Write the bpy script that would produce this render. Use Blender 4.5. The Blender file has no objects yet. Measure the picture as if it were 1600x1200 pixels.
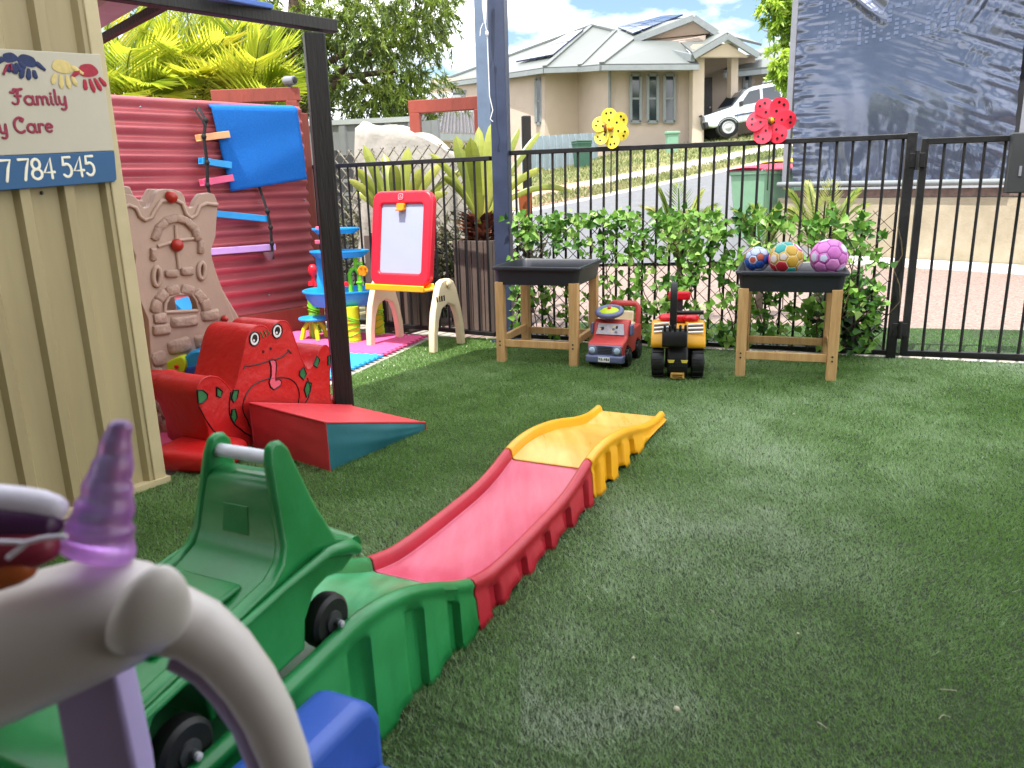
EXPO = 1.3
import bpy, bmesh, math, random
import numpy as np
from mathutils import Vector, Matrix, geometry
random.seed(7); RNG = np.random.default_rng(7)
S = bpy.context.scene; C = S.collection
R = math.radians
# ---------------------------------------------------------------- survey of the photograph (camera 1 m above the turf)
FPX = 1200.; PITCH = math.atan(1200/4700); ROLL = math.atan(119/4700); CAMH = 1.0
def ray(px, py):
    x = (px-800)/FPX; y = -(py-600)/FPX
    c, s = math.cos(ROLL), math.sin(ROLL)
    xr = x*c+y*s; yu = -x*s+y*c
    cp, sp = math.cos(PITCH), math.sin(PITCH)
    return Vector((xr, cp+yu*sp, -sp+yu*cp))
def G(px, py, z=0.0):
    d = ray(px, py); t = (z-CAMH)/d.z
    return Vector((d.x*t, d.y*t, z))
def P(px, py, Y):
    d = ray(px, py); t = Y/d.y
    return Vector((d.x*t, Y, CAMH+d.z*t))
class Plane:
    """a vertical plane standing at A along direction (dx,dy); n looks back at the camera"""
    def __init__(s, A, d):
        s.A = Vector((A[0], A[1], 0)); s.u = Vector((d[0], d[1], 0)).normalized()
        s.n = Vector((s.u.y, -s.u.x, 0))
        if s.n.dot(s.A) > 0: s.n = -s.n
    def sz(s, px, py):
        d = ray(px, py); k = s.A.dot(s.n)/d.dot(s.n)
        p = d*k
        return ((p-s.A).dot(s.u), CAMH+d.z*k)
    def at(s, sv, z, off=0.0):
        return s.A+s.u*sv+Vector((0, 0, z))+s.n*off
    def px(s, px, py, off=0.0):
        a, z = s.sz(px, py); return s.at(a, z, off)
# ---------------------------------------------------------------- materials
def lin(c):
    return tuple(((v/255)/12.92 if v/255 <= .04045 else ((v/255+.055)/1.055)**2.4) for v in c)
def mat(name, rgb, rough=.5, var=.12, scale=6., bump=0., bscale=60., metal=0., spec=.5, rgb2=None, r2=None, trans=0., ior=1.45, stretch=None, sub=0., coat=0.):
    m = bpy.data.materials.new(name); m.use_nodes = True
    nt = m.node_tree; N = nt.nodes; L = nt.links
    b = N['Principled BSDF']
    c = lin(rgb); c2 = lin(rgb2) if rgb2 else tuple(v*(1-2*var) for v in c)
    tc = N.new('ShaderNodeTexCoord'); co = tc.outputs['Object']
    if stretch:
        mp = N.new('ShaderNodeMapping'); mp.inputs['Scale'].default_value = stretch
        L.new(co, mp.inputs[0]); co = mp.outputs[0]
    n = N.new('ShaderNodeTexNoise'); n.inputs['Scale'].default_value = scale; n.inputs['Detail'].default_value = 6
    n.inputs['Roughness'].default_value = .6
    L.new(co, n.inputs['Vector'])
    rp = N.new('ShaderNodeValToRGB')
    rp.color_ramp.elements[0].position = .32; rp.color_ramp.elements[1].position = .68
    rp.color_ramp.elements[0].color = (*c2, 1); rp.color_ramp.elements[1].color = (*c, 1)
    L.new(n.outputs['Fac'], rp.inputs[0]); L.new(rp.outputs[0], b.inputs['Base Color'])
    mr = N.new('ShaderNodeMapRange'); mr.inputs['To Min'].default_value = rough*.85; mr.inputs['To Max'].default_value = min(1, rough*1.2)
    L.new(n.outputs['Fac'], mr.inputs['Value']); L.new(mr.outputs[0], b.inputs['Roughness'])
    b.inputs['Metallic'].default_value = metal
    b.inputs['Specular IOR Level'].default_value = spec
    b.inputs['IOR'].default_value = ior
    if trans: b.inputs['Transmission Weight'].default_value = trans
    if coat: b.inputs['Coat Weight'].default_value = coat
    if bump:
        n2 = N.new('ShaderNodeTexNoise'); n2.inputs['Scale'].default_value = bscale; n2.inputs['Detail'].default_value = 4
        L.new(co, n2.inputs['Vector'])
        bp = N.new('ShaderNodeBump'); bp.inputs['Strength'].default_value = min(1, bump); bp.inputs['Distance'].default_value = .01*max(1, bump)
        L.new(n2.outputs['Fac'], bp.inputs['Height']); L.new(bp.outputs[0], b.inputs['Normal'])
    return m
def leafmat(name, cols, rough=.45, transl=.35, patch=0, spec=.4, tcol=None):
    """leaf colour runs through cols by the per-face attribute 'tone'"""
    m = bpy.data.materials.new(name); m.use_nodes = True
    nt = m.node_tree; N = nt.nodes; L = nt.links
    b = N['Principled BSDF']; out = N['Material Output']
    at = N.new('ShaderNodeAttribute'); at.attribute_name = 'tone'
    rp = N.new('ShaderNodeValToRGB'); els = rp.color_ramp.elements
    while len(els) < len(cols): els.new(.5)
    for i, c in enumerate(cols):
        els[i].position = i/(len(cols)-1); els[i].color = (*lin(c), 1)
    L.new(at.outputs['Fac'], rp.inputs[0]); col = rp.outputs[0]
    L.new(col, b.inputs['Base Color'])
    b.inputs['Roughness'].default_value = rough; b.inputs['Specular IOR Level'].default_value = spec
    if transl:
        t = N.new('ShaderNodeBsdfTranslucent'); L.new(col, t.inputs[0])
        if tcol:
            mx2 = N.new('ShaderNodeMix'); mx2.data_type = 'RGBA'; mx2.inputs[0].default_value = .6
            L.new(col, mx2.inputs[6]); mx2.inputs[7].default_value = (*lin(tcol), 1)
            L.new(mx2.outputs[2], t.inputs[0])
        mx = N.new('ShaderNodeMixShader'); mx.inputs[0].default_value = transl
        L.new(b.outputs[0], mx.inputs[1]); L.new(t.outputs[0], mx.inputs[2]); L.new(mx.outputs[0], out.inputs[0])
    return m
# ---------------------------------------------------------------- objects
ORIGIN = {}
def thing(name, label, cat, loc=(0, 0, 0), rz=None, group=None):
    """Empty at the base of a thing; with rz=None its parts are modelled in world coordinates, else in its own frame"""
    o = bpy.data.objects.new(name, None); o.empty_display_size = .1; C.objects.link(o)
    o.location = loc
    if rz is not None: o.rotation_euler = (0, 0, rz)
    else: ORIGIN[o.name] = Matrix.Translation(-Vector(loc))
    tag(o, label, cat, group); return o
def tag(o, label=None, cat=None, group=None, kind=None):
    if label: o['label'] = label
    if cat: o['category'] = cat
    if group: o['group'] = group
    if kind: o['kind'] = kind
    return o
def root_of(o):
    while o.parent: o = o.parent
    return o
def link(name, me, mats, parent=None, smooth=None, bevel=0, seg=2, solid=0, sub=0):
    for m in (mats if isinstance(mats, (list, tuple)) else [mats]): me.materials.append(m)
    o = bpy.data.objects.new(name, me); C.objects.link(o)
    if parent is not None:
        o.parent = parent
        if parent.parent is None and parent.name in ORIGIN: o.matrix_parent_inverse = ORIGIN[parent.name]
    if smooth is not None:
        me.polygons.foreach_set('use_smooth', [True]*len(me.polygons))
        me.set_sharp_from_angle(angle=R(smooth))
    if solid:
        md = o.modifiers.new('solid', 'SOLIDIFY'); md.thickness = solid; md.offset = 0
    if bevel:
        md = o.modifiers.new('bevel', 'BEVEL'); md.width = bevel; md.segments = seg; md.limit_method = 'ANGLE'; md.angle_limit = R(35)
        md.harden_normals = False
    if sub:
        md = o.modifiers.new('sub', 'SUBSURF'); md.levels = sub; md.render_levels = sub
    return o
def frame_from(t):
    t = t.normalized(); up = Vector((0, 0, 1)) if abs(t.z) < .95 else Vector((0, 1, 0))
    a = t.cross(up).normalized(); return a, a.cross(t).normalized()
class MB:
    def __init__(s): s.v = []; s.f = []; s.m = []
    def add(s, vs, fs, mi=0):
        o = len(s.v); s.v += [tuple(x) for x in vs]; s.f += [tuple(i+o for i in f) for f in fs]; s.m += [mi]*len(fs); return s
    def box(s, c, d, rz=0., mi=0, rx=0., ry=0.):
        M = Matrix.Rotation(rz, 3, 'Z')@Matrix.Rotation(ry, 3, 'Y')@Matrix.Rotation(rx, 3, 'X'); c = Vector(c)
        vs = [c+M@Vector((sx*d[0]/2, sy*d[1]/2, sz*d[2]/2)) for sx in (-1, 1) for sy in (-1, 1) for sz in (-1, 1)]
        return s.add(vs, [(0, 1, 3, 2), (4, 6, 7, 5), (0, 4, 5, 1), (2, 3, 7, 6), (0, 2, 6, 4), (1, 5, 7, 3)], mi)
    def bar(s, a, b, w, h=None, mi=0, w2=None, h2=None):
        a, b = Vector(a), Vector(b); h = h or w; x, y = frame_from(b-a); vs = []
        for p, ww, hh in ((a, w, h), (b, w2 or w, h2 or h)):
            vs += [p+x*sx*ww/2+y*sy*hh/2 for sx, sy in ((-1, -1), (1, -1), (1, 1), (-1, 1))]
        return s.add(vs, [(3, 2, 1, 0), (4, 5, 6, 7)]+[(i, (i+1) % 4, (i+1) % 4+4, i+4) for i in range(4)], mi)
    def tube(s, pts, r, n=10, cap=True, mi=0, flat=1.0):
        pts = [Vector(p) for p in pts]; k = len(pts); rs = r if isinstance(r, (list, tuple)) else [r]*k
        vs = []; px = None
        for i, p in enumerate(pts):
            t = (pts[min(i+1, k-1)]-pts[max(i-1, 0)])
            if px is None: x, y = frame_from(t)
            else:
                t = t.normalized(); x = (px-t*px.dot(t)).normalized(); y = x.cross(t)
            px = x
            vs += [p+(x*math.cos(a)+y*math.sin(a)*flat)*rs[i] for a in (2*math.pi*j/n for j in range(n))]
        fs = [(i*n+j, i*n+(j+1) % n, (i+1)*n+(j+1) % n, (i+1)*n+j) for i in range(k-1) for j in range(n)]
        if cap: fs += [tuple(range(n-1, -1, -1)), tuple((k-1)*n+j for j in range(n))]
        return s.add(vs, fs, mi)
    def lathe(s, prof, n=24, c=(0, 0, 0), ax=None, mi=0, cap=True, sc=(1, 1)):
        """prof: (radius, height) pairs along axis ax (default up)"""
        c = Vector(c); ax = Vector(ax).normalized() if ax else Vector((0, 0, 1)); x, y = frame_from(ax)
        if ax.z > .99: x, y = Vector((1, 0, 0)), Vector((0, 1, 0))
        vs = [c+ax*h+(x*math.cos(2*math.pi*j/n)*sc[0]+y*math.sin(2*math.pi*j/n)*sc[1])*r for r, h in prof for j in range(n)]
        k = len(prof)
        fs = [(i*n+j, i*n+(j+1) % n, (i+1)*n+(j+1) % n, (i+1)*n+j) for i in range(k-1) for j in range(n)]
        if cap: fs += [tuple(range(n-1, -1, -1)), tuple((k-1)*n+j for j in range(n))]
        return s.add(vs, fs, mi)
    def ball(s, c, r, n=16, mi=0, rz=0):
        r = (r, r, r) if not isinstance(r, (tuple, list)) else r; c = Vector(c); M = Matrix.Rotation(rz, 3, 'Z'); k = n//2
        vs = [c+Vector((0, 0, -r[2]))]
        for i in range(1, k):
            p = -math.pi/2+math.pi*i/k
            vs += [c+M@Vector((r[0]*math.cos(p)*math.cos(2*math.pi*j/n), r[1]*math.cos(p)*math.sin(2*math.pi*j/n), r[2]*math.sin(p))) for j in range(n)]
        vs.append(c+Vector((0, 0, r[2])))
        fs = [(0, 1+(j+1) % n, 1+j) for j in range(n)]
        for i in range(k-2): fs += [(1+i*n+j, 1+i*n+(j+1) % n, 1+(i+1)*n+(j+1) % n, 1+(i+1)*n+j) for j in range(n)]
        t = len(vs)-1; o = 1+(k-2)*n
        fs += [(o+j, o+(j+1) % n, t) for j in range(n)]
        return s.add(vs, fs, mi)
    def prism(s, loop, n, d0, d1, holes=(), mi=0):
        """loop of 3-D points in one plane, pushed out along n from d0 to d1"""
        n = Vector(n); loops = [[Vector(p) for p in loop]]+[[Vector(p) for p in h] for h in holes]
        flat = [p for l in loops for p in l]; k = len(flat)
        vs = [p+n*d0 for p in flat]+[p+n*d1 for p in flat]
        if holes:
            o0 = loops[0][0]; x = (loops[0][1]-o0).normalized(); y = n.cross(x); idx = 0; cons = []
            for l in loops:
                m = len(l); cons += [(idx+i, idx+(i+1) % m) for i in range(m)]; idx += m
            r_ = geometry.delaunay_2d_cdt([Vector(((p-o0).dot(x), (p-o0).dot(y))) for p in flat], cons, [], 0, 1e-6)
            inp = r_[3]; mp_ = [a[0] if a else 0 for a in inp]; F2 = [tuple(mp_[i] for i in f) for f in r_[2]]
            def odd(px_, py_):
                c = False
                for l in loops:
                    m = len(l)
                    for i in range(m):
                        a, b_ = l[i]-o0, l[(i+1) % m]-o0; ax, ay, bx, by = a.dot(x), a.dot(y), b_.dot(x), b_.dot(y)
                        if (ay > py_) != (by > py_) and px_ < ax+(bx-ax)*(py_-ay)/(by-ay): c = not c
                return c
            cap = []
            for f in F2:
                q = sum((flat[i] for i in f), Vector())/len(f)-o0
                if len(set(f)) > 2 and odd(q.dot(x), q.dot(y)): cap.append(f)
        else: cap = [tuple(range(k))]
        fs = [tuple(reversed(t)) for t in cap]+[tuple(i+k for i in t) for t in cap]
        o = 0
        for l in loops:
            m = len(l); fs += [(o+i, o+(i+1) % m, o+(i+1) % m+k, o+i+k) for i in range(m)]; o += m
        return s.add(vs, fs, mi)
    def grid(s, fn, nu, nv, mi=0):
        vs = [fn(i/(nu-1), j/(nv-1)) for i in range(nu) for j in range(nv)]
        return s.add(vs, [(i*nv+j, (i+1)*nv+j, (i+1)*nv+j+1, i*nv+j+1) for i in range(nu-1) for j in range(nv-1)], mi)
    def quad(s, *p, mi=0): return s.add(p, [tuple(range(len(p)))], mi)
    def build(s, name, mats, parent=None, smooth=None, bevel=0, seg=2, solid=0, sub=0, weld=0):
        me = bpy.data.meshes.new(name); me.from_pydata(s.v, [], s.f)
        if len(set(s.m)) > 1: me.polygons.foreach_set('material_index', s.m)
        bm = bmesh.new(); bm.from_mesh(me)
        if weld: bmesh.ops.remove_doubles(bm, verts=bm.verts, dist=weld)
        bmesh.ops.recalc_face_normals(bm, faces=bm.faces); bm.to_mesh(me); bm.free()
        return link(name, me, mats, parent, smooth, bevel, seg, solid, sub)
def np_mesh(name, V, F, tone, mats, parent=None, smooth=False):
    """V (n,3), F (m,k) constant face size, tone per face"""
    me = bpy.data.meshes.new(name); V = np.asarray(V, np.float32); F = np.asarray(F, np.int32); m, k = F.shape
    me.vertices.add(len(V)); me.vertices.foreach_set('co', V.ravel())
    me.loops.add(m*k); me.loops.foreach_set('vertex_index', F.ravel())
    me.polygons.add(m); me.polygons.foreach_set('loop_start', np.arange(0, m*k, k, dtype=np.int32))
    if smooth: me.polygons.foreach_set('use_smooth', np.ones(m, bool))
    me.update(calc_edges=True)
    if tone is not None:
        a = me.attributes.new('tone', 'FLOAT', 'FACE'); a.data.foreach_set('value', np.asarray(tone, np.float32))
    return link(name, me, mats, parent)
def unit(a): return a/np.maximum(np.linalg.norm(a, axis=-1, keepdims=True), 1e-9)
def leaf_cloud(name, pos, d, nrm, ln, wd, tone, mats, parent=None, curl=.15):
    """leaf-shaped faces: base pos, direction d, width ln*..., a fold along the middle; 2 quads each"""
    n = len(pos); d = unit(d); side = unit(np.cross(d, nrm)); up = np.cross(side, d)
    ln = np.broadcast_to(ln, n)[:, None]; wd = np.broadcast_to(wd, n)[:, None]
    a = pos; m1 = pos+d*ln*.45-up*ln*curl*.2; t = pos+d*ln-up*ln*curl
    l = m1+side*wd/2+up*wd*.18; r = m1-side*wd/2+up*wd*.18
    V = np.stack([a, l, t, r], 1).reshape(-1, 3)
    i = np.arange(n)[:, None]*4
    F = np.concatenate([i+[0, 1, 2], i+[0, 2, 3]], 1).reshape(-1, 3)
    return np_mesh(name, V, F, np.repeat(tone, 2), mats, parent)
def copy_tree(o, parent=None):
    c = o.copy(); C.objects.link(c)
    if parent: c.parent = parent
    for ch in list(o.children): copy_tree(ch, c)
    return c
# ---------------------------------------------------------------- shared materials
M = {}
M['black'] = mat('black_powdercoat', (24, 24, 26), .42, .3, 9, .15, 40, rgb2=(14, 14, 15))
M['steelblue'] = mat('steel_blue_paint', (48, 58, 82), .42, .12, 9, .04)
M['steelpale'] = mat('pale_blue_paint', (96, 112, 134), .45, .1, 9, .03)
M['cream'] = mat('cream_sheet_steel', (172, 156, 116), .5, .10, 5, .06, 40, stretch=(1, 1, .12), rgb2=(148, 132, 96))
M['creamtrim'] = mat('cream_trim', (190, 174, 134), .45, .06, 6)
M['mauve'] = mat('mauve_sheet', (224, 202, 222), .5, .15, 5)
M['darktimber'] = mat('dark_stained_timber', (36, 31, 28), .55, .35, 6, .4, 80, stretch=(1, 1, .12))
M['redsheet'] = mat('red_corrugated_steel', (182, 98, 102), .38, .10, 1.4, .03, 30, spec=.5, rgb2=(160, 74, 80))
M['redtimber'] = mat('red_oxide_timber', (142, 62, 48), .65, .2, 5, .35, 70, stretch=(1, 1, .2))
M['pine'] = mat('oiled_pine', (206, 168, 114), .55, .14, 7, .2, 60, rgb2=(178, 136, 86), stretch=(6, 6, .6))
M['tray'] = mat('charcoal_tray_plastic', (42, 44, 52), .42, .15, 8, .06)
M['towel'] = mat('blue_towelling', (40, 118, 206), .95, .1, 90, .9, 350, spec=.1)
M['white'] = mat('white_plastic', (226, 226, 224), .35, .04, 6)
M['tan'] = mat('tan_rotomoulded_plastic', (180, 150, 134), .5, .07, 5, .08, 50)
M['tanpanel'] = mat('tan_stone_relief', (172, 142, 126), .55, .08, 18, .8, 38)
M['knobred'] = mat('red_plastic_knob', (170, 44, 34), .3, .06, 6)
M['vinylred'] = mat('red_vinyl', (182, 26, 24), .48, .10, 4, 2.2, 6, rgb2=(180, 12, 14))
M['wedgered'] = mat('faded_red_vinyl', (208, 58, 66), .42, .06, 4, .25, 9)
M['teal'] = mat('teal_vinyl', (40, 104, 114), .42, .1, 4, .4, 7)
M['blackline'] = mat('black_print', (16, 12, 12), .45, .05)
M['spotgreen'] = mat('green_print', (42, 112, 62), .45, .1, 20)
M['pinktongue'] = mat('pink_print', (214, 92, 112), .45, .05)
M['toygreen'] = mat('green_rotomoulded_plastic', (40, 134, 74), .30, .08, 5, .05, 60, rgb2=(20, 104, 48))
M['toyred'] = mat('red_rotomoulded_plastic', (180, 30, 50), .36, .08, 5, .05, 60, rgb2=(160, 24, 42))
M['toyyellow'] = mat('yellow_rotomoulded_plastic', (232, 166, 22), .34, .07, 5, .05, 60, rgb2=(222, 150, 12))
M['toyblue'] = mat('blue_rotomoulded_plastic', (48, 84, 172), .36, .08, 5, .05, 60)
M['rubber'] = mat('black_rubber', (14, 14, 15), .5, .2, 10, .1)
M['greyplastic'] = mat('grey_plastic', (120, 122, 130), .4, .1)
M['handle'] = mat('pale_grey_handle', (200, 200, 208), .4, .05)
M['easelred'] = mat('red_easel_plastic', (206, 28, 50), .35, .05, 8, .12, 160)
M['board'] = mat('whiteboard', (152, 160, 180), .25, .03, 3)
M['easelcream'] = mat('cream_easel_plastic', (228, 208, 172), .45, .05, 5, .1, 60)
M['clip'] = mat('orange_clip', (224, 140, 20), .4, .06)
M['skyblue'] = mat('sky_blue_plastic', (36, 152, 214), .34, .06, 6)
M['lime'] = mat('lime_plastic', (190, 206, 30), .4, .08, 6)
M['limegreen'] = mat('lime_green_plastic', (112, 196, 40), .4, .08, 6)
M['scarlet'] = mat('scarlet_plastic', (214, 24, 44), .35, .06)
M['matpink'] = mat('pink_foam', (216, 84, 136), .85, .07, 20, .2, 200)
M['matblue'] = mat('blue_foam', (44, 156, 220), .85, .07, 20, .2, 200)
M['concrete'] = mat('pale_concrete', (164, 158, 148), .85, .1, 3, .3, 50)
M['glassdark'] = mat('dark_window_glass', (40, 48, 58), .08, .15, 1.5, spec=.8)
M['planter'] = mat('brown_planter_slats', (98, 84, 76), .6, .12, 5, .15, 50)
M['soil'] = mat('potting_soil', (44, 30, 24), .95, .3, 30, .8, 60)
M['tarp'] = mat('white_tarp', (164, 159, 150), .75, .12, 4, 2.5, 5)
M['greyfence'] = mat('grey_sheet_fence', (112, 116, 116), .5, .1, 4)
M['bluegreyfence'] = mat('blue_grey_fence', (150, 164, 176), .5, .08, 4)
M['binred'] = mat('red_bin_lid', (206, 30, 66), .45, .06, 5)
M['bingreen'] = mat('green_bin', (118, 158, 128), .5, .08, 5)
M['binyellow'] = mat('yellow_bin_lid', (238, 200, 40), .45, .05)
M['boxgreen'] = mat('pale_green_cabinet', (112, 152, 130), .5, .06)
M['utewhite'] = mat('white_car_paint', (206, 216, 222), .22, .02, 2, coat=.5)
M['darkgrey'] = mat('dark_grey_plastic', (44, 46, 48), .5, .12)
M['chrome'] = mat('metal_rim', (176, 178, 182), .35, .1)
M['roofgrey'] = mat('grey_roof_sheet', (94, 99, 97), .45, .05, 2)
M['gutter'] = mat('grey_gutter', (120, 126, 128), .45, .08)
M['render'] = mat('beige_render', (176, 160, 148), .9, .05, 2, .25, 60)
M['renderlight'] = mat('light_render', (192, 176, 160), .9, .04, 2, .25, 60)
M['solar'] = mat('solar_panel', (40, 56, 92), .15, .2, .8, spec=.8)
M['tile'] = mat('grey_roof_tile', (104, 102, 104), .7, .2, 9)
M['bark'] = mat('rough_bark', (88, 72, 58), .9, .3, 9, .9, 30, stretch=(1, 1, .3))
M['cord'] = mat('white_cord', (224, 224, 218), .8, .05)
M['lavender'] = mat('lavender_plastic', (168, 152, 196), .42, .05, 6)
M['unicorn'] = mat('pearl_white_plastic', (192, 184, 180), .38, .04, 5)
M['wallcream'] = mat('cream_rendered_wall', (164, 154, 134), .9, .08, 3, .3, 40, rgb2=(138, 128, 106))
M['brick'] = mat('dark_brick_edging', (112, 92, 84), .85, .25, 14, .5, 40)
M['bedred'] = mat('faded_glare_red_plastic', (200, 82, 108), .30, .06, 5, .05, 80, rgb2=(188, 54, 82), stretch=(5, .8, 1))  # pinker bed mixes fading with gloss glare painted in
M['bedyellow'] = mat('worn_glare_yellow_plastic', (220, 176, 84), .28, .06, 5, .05, 80, rgb2=(212, 152, 44), stretch=(5, .8, 1))  # paler than the sides: gloss glare in the colour, besides wear
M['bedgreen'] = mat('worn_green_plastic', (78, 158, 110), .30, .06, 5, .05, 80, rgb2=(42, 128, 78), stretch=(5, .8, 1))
# ---------------------------------------------------------------- the setting: ground, turf, road
def sheet(name, pts, m, z=None, kind='structure'):
    o = MB().quad(*[Vector((p[0], p[1], p[2] if z is None else z)) for p in pts]).build(name, m)
    o['kind'] = kind; return o
gm = mat('dry_ground', (150, 138, 112), .95, .2, .6, .3, 20, rgb2=(112, 120, 70))
sheet('ground', [(-400, -200, 0), (400, -200, 0), (400, 400, 0), (-400, 400, 0)], gm, z=-.03)
sheet('patio_slab', [(-4, -4), (6, -4), (6, 3.2), (-.05, 5.45), (-1.6, 6.6), (-4, 6.6)], M['concrete'], z=-.012)
# line of the pool fence
FR = Plane((-.05, 5.13), (2.23, -.84)); FL = Plane((-.05, 5.05), (-.88, .55))
# edge where the turf meets the foam mats and the slab
EDGE0 = Vector((-.545, 5.30, 0)); EDGEU = Vector((.324, .946, 0)).normalized(); EDGEN = Vector((-EDGEU.y, EDGEU.x, 0))
turf_poly = [(-1.30, 3.02), (-.53, 5.31), (-.05, 5.16), (2.20, 4.30), (4.2, 3.55), (4.2, -1.2), (-2.6, -1.2), (-1.72, 1.42), (-1.26, 2.69)]
base = mat('turf_backing', (44, 60, 30), .95, .3, 20, .6, 120)
sheet('turf_backing', turf_poly, base, z=0.0)
def inside(x, y, poly):
    r = np.zeros(len(x), bool); n = len(poly)
    for i in range(n):
        x0, y0 = poly[i]; x1, y1 = poly[(i+1) % n]
        c = ((y0 > y) != (y1 > y)) & (x < (x1-x0)*(y-y0)/((y1-y0) or 1e-9)+x0); r ^= c
    return r
def vnoise(x, y, sc, seed):
    """smooth value noise"""
    g = np.random.default_rng(seed).random((64, 64)); u = (x*sc) % 63; v = (y*sc) % 63
    i = u.astype(int); j = v.astype(int); fu = u-i; fv = v-j; fu = fu*fu*(3-2*fu); fv = fv*fv*(3-2*fv)
    i2 = (i+1) % 64; j2 = (j+1) % 64
    return (g[i, j]*(1-fu)+g[i2, j]*fu)*(1-fv)+(g[i, j2]*(1-fu)+g[i2, j2]*fu)*fv
g_d = G(960, 1125); g_sheen = G(1230, 850)
def turf(name, n, poly, xr, yr, m, weight=None, hgt=(.007, .015), wid=(.0014, .0022)):
    x = RNG.uniform(*xr, n); y = RNG.uniform(*yr, n); k = inside(x, y, poly)
    if weight is not None: k &= RNG.random(n) < weight(x, y)
    x = x[k]; y = y[k]; n = len(x); dist = np.hypot(x, y)
    nn = vnoise(x, y, 2.2, 1); n2 = vnoise(x+9, y+3, 9., 2); n3 = vnoise(x+5, y+7, .8, 3)
    h = RNG.uniform(*hgt, n)*(.75+.5*n2); w = RNG.uniform(*wid, n)*np.clip(dist/2.2, .75, 2.2)
    a = RNG.uniform(0, 2*math.pi, n); lean = RNG.uniform(.2, 1.3, n)
    # the pile leans one way in broad patches
    pa = 2*math.pi*n3*1.3
    lx = np.cos(a)*lean*.7+np.cos(pa)*.26; ly = np.sin(a)*lean*.7+np.sin(pa)*.26
    s0, s1 = G(560, 1085), G(1010, 1235); sd = np.abs((x-s0.x)*(s1.y-s0.y)-(y-s0.y)*(s1.x-s0.x))/math.hypot(s1.x-s0.x, s1.y-s0.y)
    seam = np.exp(-(sd/.006)**2); h *= 1-.55*seam      # the join between two turf rolls
    b = RNG.uniform(0, math.pi, n)
    sx = np.cos(b)*w/2; sy = np.sin(b)*w/2; z0 = np.zeros(n)
    tip = np.stack([x+lx*h, y+ly*h, h*(1-.25*np.minimum(lean, 1))], 1)
    V = np.stack([np.stack([x-sx, y-sy, z0], 1), np.stack([x+sx, y+sy, z0], 1), tip], 1).reshape(-1, 3)
    F = np.arange(3*n).reshape(n, 3)
    dust_sheen = .34*np.exp(-((x-g_d.x)/.16)**2-((y-g_d.y)/.07)**2)+.22*np.exp(-((x-g_sheen.x)/.45)**2-((y-g_sheen.y)/.35)**2)   # pale dust trodden into the pile; second patch paints the skylight sheen
    tone = np.clip(.20+.34*nn+.24*n2+.10*np.sin(pa)+dust_sheen-.35*seam+RNG.normal(0, .10, n), 0, 1)
    o = np_mesh(name, V, F, tone, m); return o
turfm = leafmat('turf_blades', [(76, 114, 46), (112, 152, 70), (148, 178, 120), (192, 204, 180)], .34, .3, spec=.9)
def wgt(x, y):
    d = np.hypot(x, y); inview = (np.abs(x) < .76*y+.45) & (y > .55)
    return np.where(inview, np.clip(2.3/np.maximum(d, 1), .30, 1), .03)
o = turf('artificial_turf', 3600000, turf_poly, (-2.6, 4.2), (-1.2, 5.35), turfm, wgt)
tag(o, 'green artificial turf covering the play yard', 'turf', kind='stuff')
# bright strip of turf on the street side of the fence, then the pebbled drive
strip = [(.2, 5.20), (2.24, 4.42), (4.6, 3.5), (5.2, 4.6), (3.0, 5.10), (1.2, 5.62), (.5, 5.75)]
sheet('turf_strip_backing', strip, base, z=.002)
o = turf('turf_strip', 160000, strip, (.2, 5.2), (3.4, 5.8), leafmat('sunlit_turf_blades', [(44, 78, 26), (66, 112, 40), (92, 138, 60)], .45, .3), None)
tag(o, 'bright green turf strip outside the pool fence', 'turf', kind='stuff')
peb = mat('pebbled_concrete', (148, 130, 121), .9, .1, 55, .7, 80, rgb2=(88, 73, 67))
sheet('driveway', [(-.3, 5.3), (12, 1.0), (12, 6.3), (4.9, 9.2), (1.2, 10.2), (-2.2, 9.6)], peb, z=-.008)
# the street climbs to the right beyond the drive: each line is a list of (photo x, photo y, metres away)
def line(pts): return [P(*p) for p in pts]
def strip_mesh(name, a, b, m, dz=0.0):
    n = len(a); vs = [p+Vector((0, 0, dz)) for p in a]+[p+Vector((0, 0, dz)) for p in b]
    o = MB().add(vs, [(i, i+1, n+i+1, n+i) for i in range(n-1)]).build(name, m); o['kind'] = 'structure'; return o
near = [Vector((-6, 9.5, -.02)), Vector((-.5, 9.6, -.02)), Vector((1.2, 9.9, .03)), Vector((4.9, 9.4, .06)), Vector((12, 6.4, .2))]
kerb_lo = line([(560, 372, 13), (831, 330, 15), (1000, 296, 16), (1250, 243, 18), (1640, 165, 21)])
kerb_hi = [p+Vector((0, .35, .05)) for p in kerb_lo]
verge_hi = line([(560, 352, 15), (831, 310, 16.8), (1000, 279, 17.8), (1250, 228, 20), (1640, 150, 23)])
path_hi = line([(560, 345, 16), (831, 300, 17.8), (1000, 267, 18.9), (1250, 218, 21.2), (1640, 142, 24.2)])
lawn_hi = line([(560, 290, 22), (831, 270, 24), (1000, 232, 26.5), (1250, 200, 28), (1640, 120, 31)])
far = [Vector((p.x*4-2, 120, p.z+1.0)) for p in lawn_hi]
road_m = mat('grey_asphalt', (98, 100, 104), .9, .1, 5, .4, 90)
dry = mat('patchy_dry_grass', (138, 136, 88), .95, .2, 1.6, .6, 40, rgb2=(92, 106, 58))
strip_mesh('road', near, kerb_lo, road_m)
strip_mesh('kerb', kerb_lo, kerb_hi, M['concrete'])
apron = mat('pink_pebble_apron', (170, 142, 124), .9, .1, 60, .5, 80, rgb2=(136, 110, 96))
strip_mesh('verge', kerb_hi, verge_hi, dry)
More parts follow.
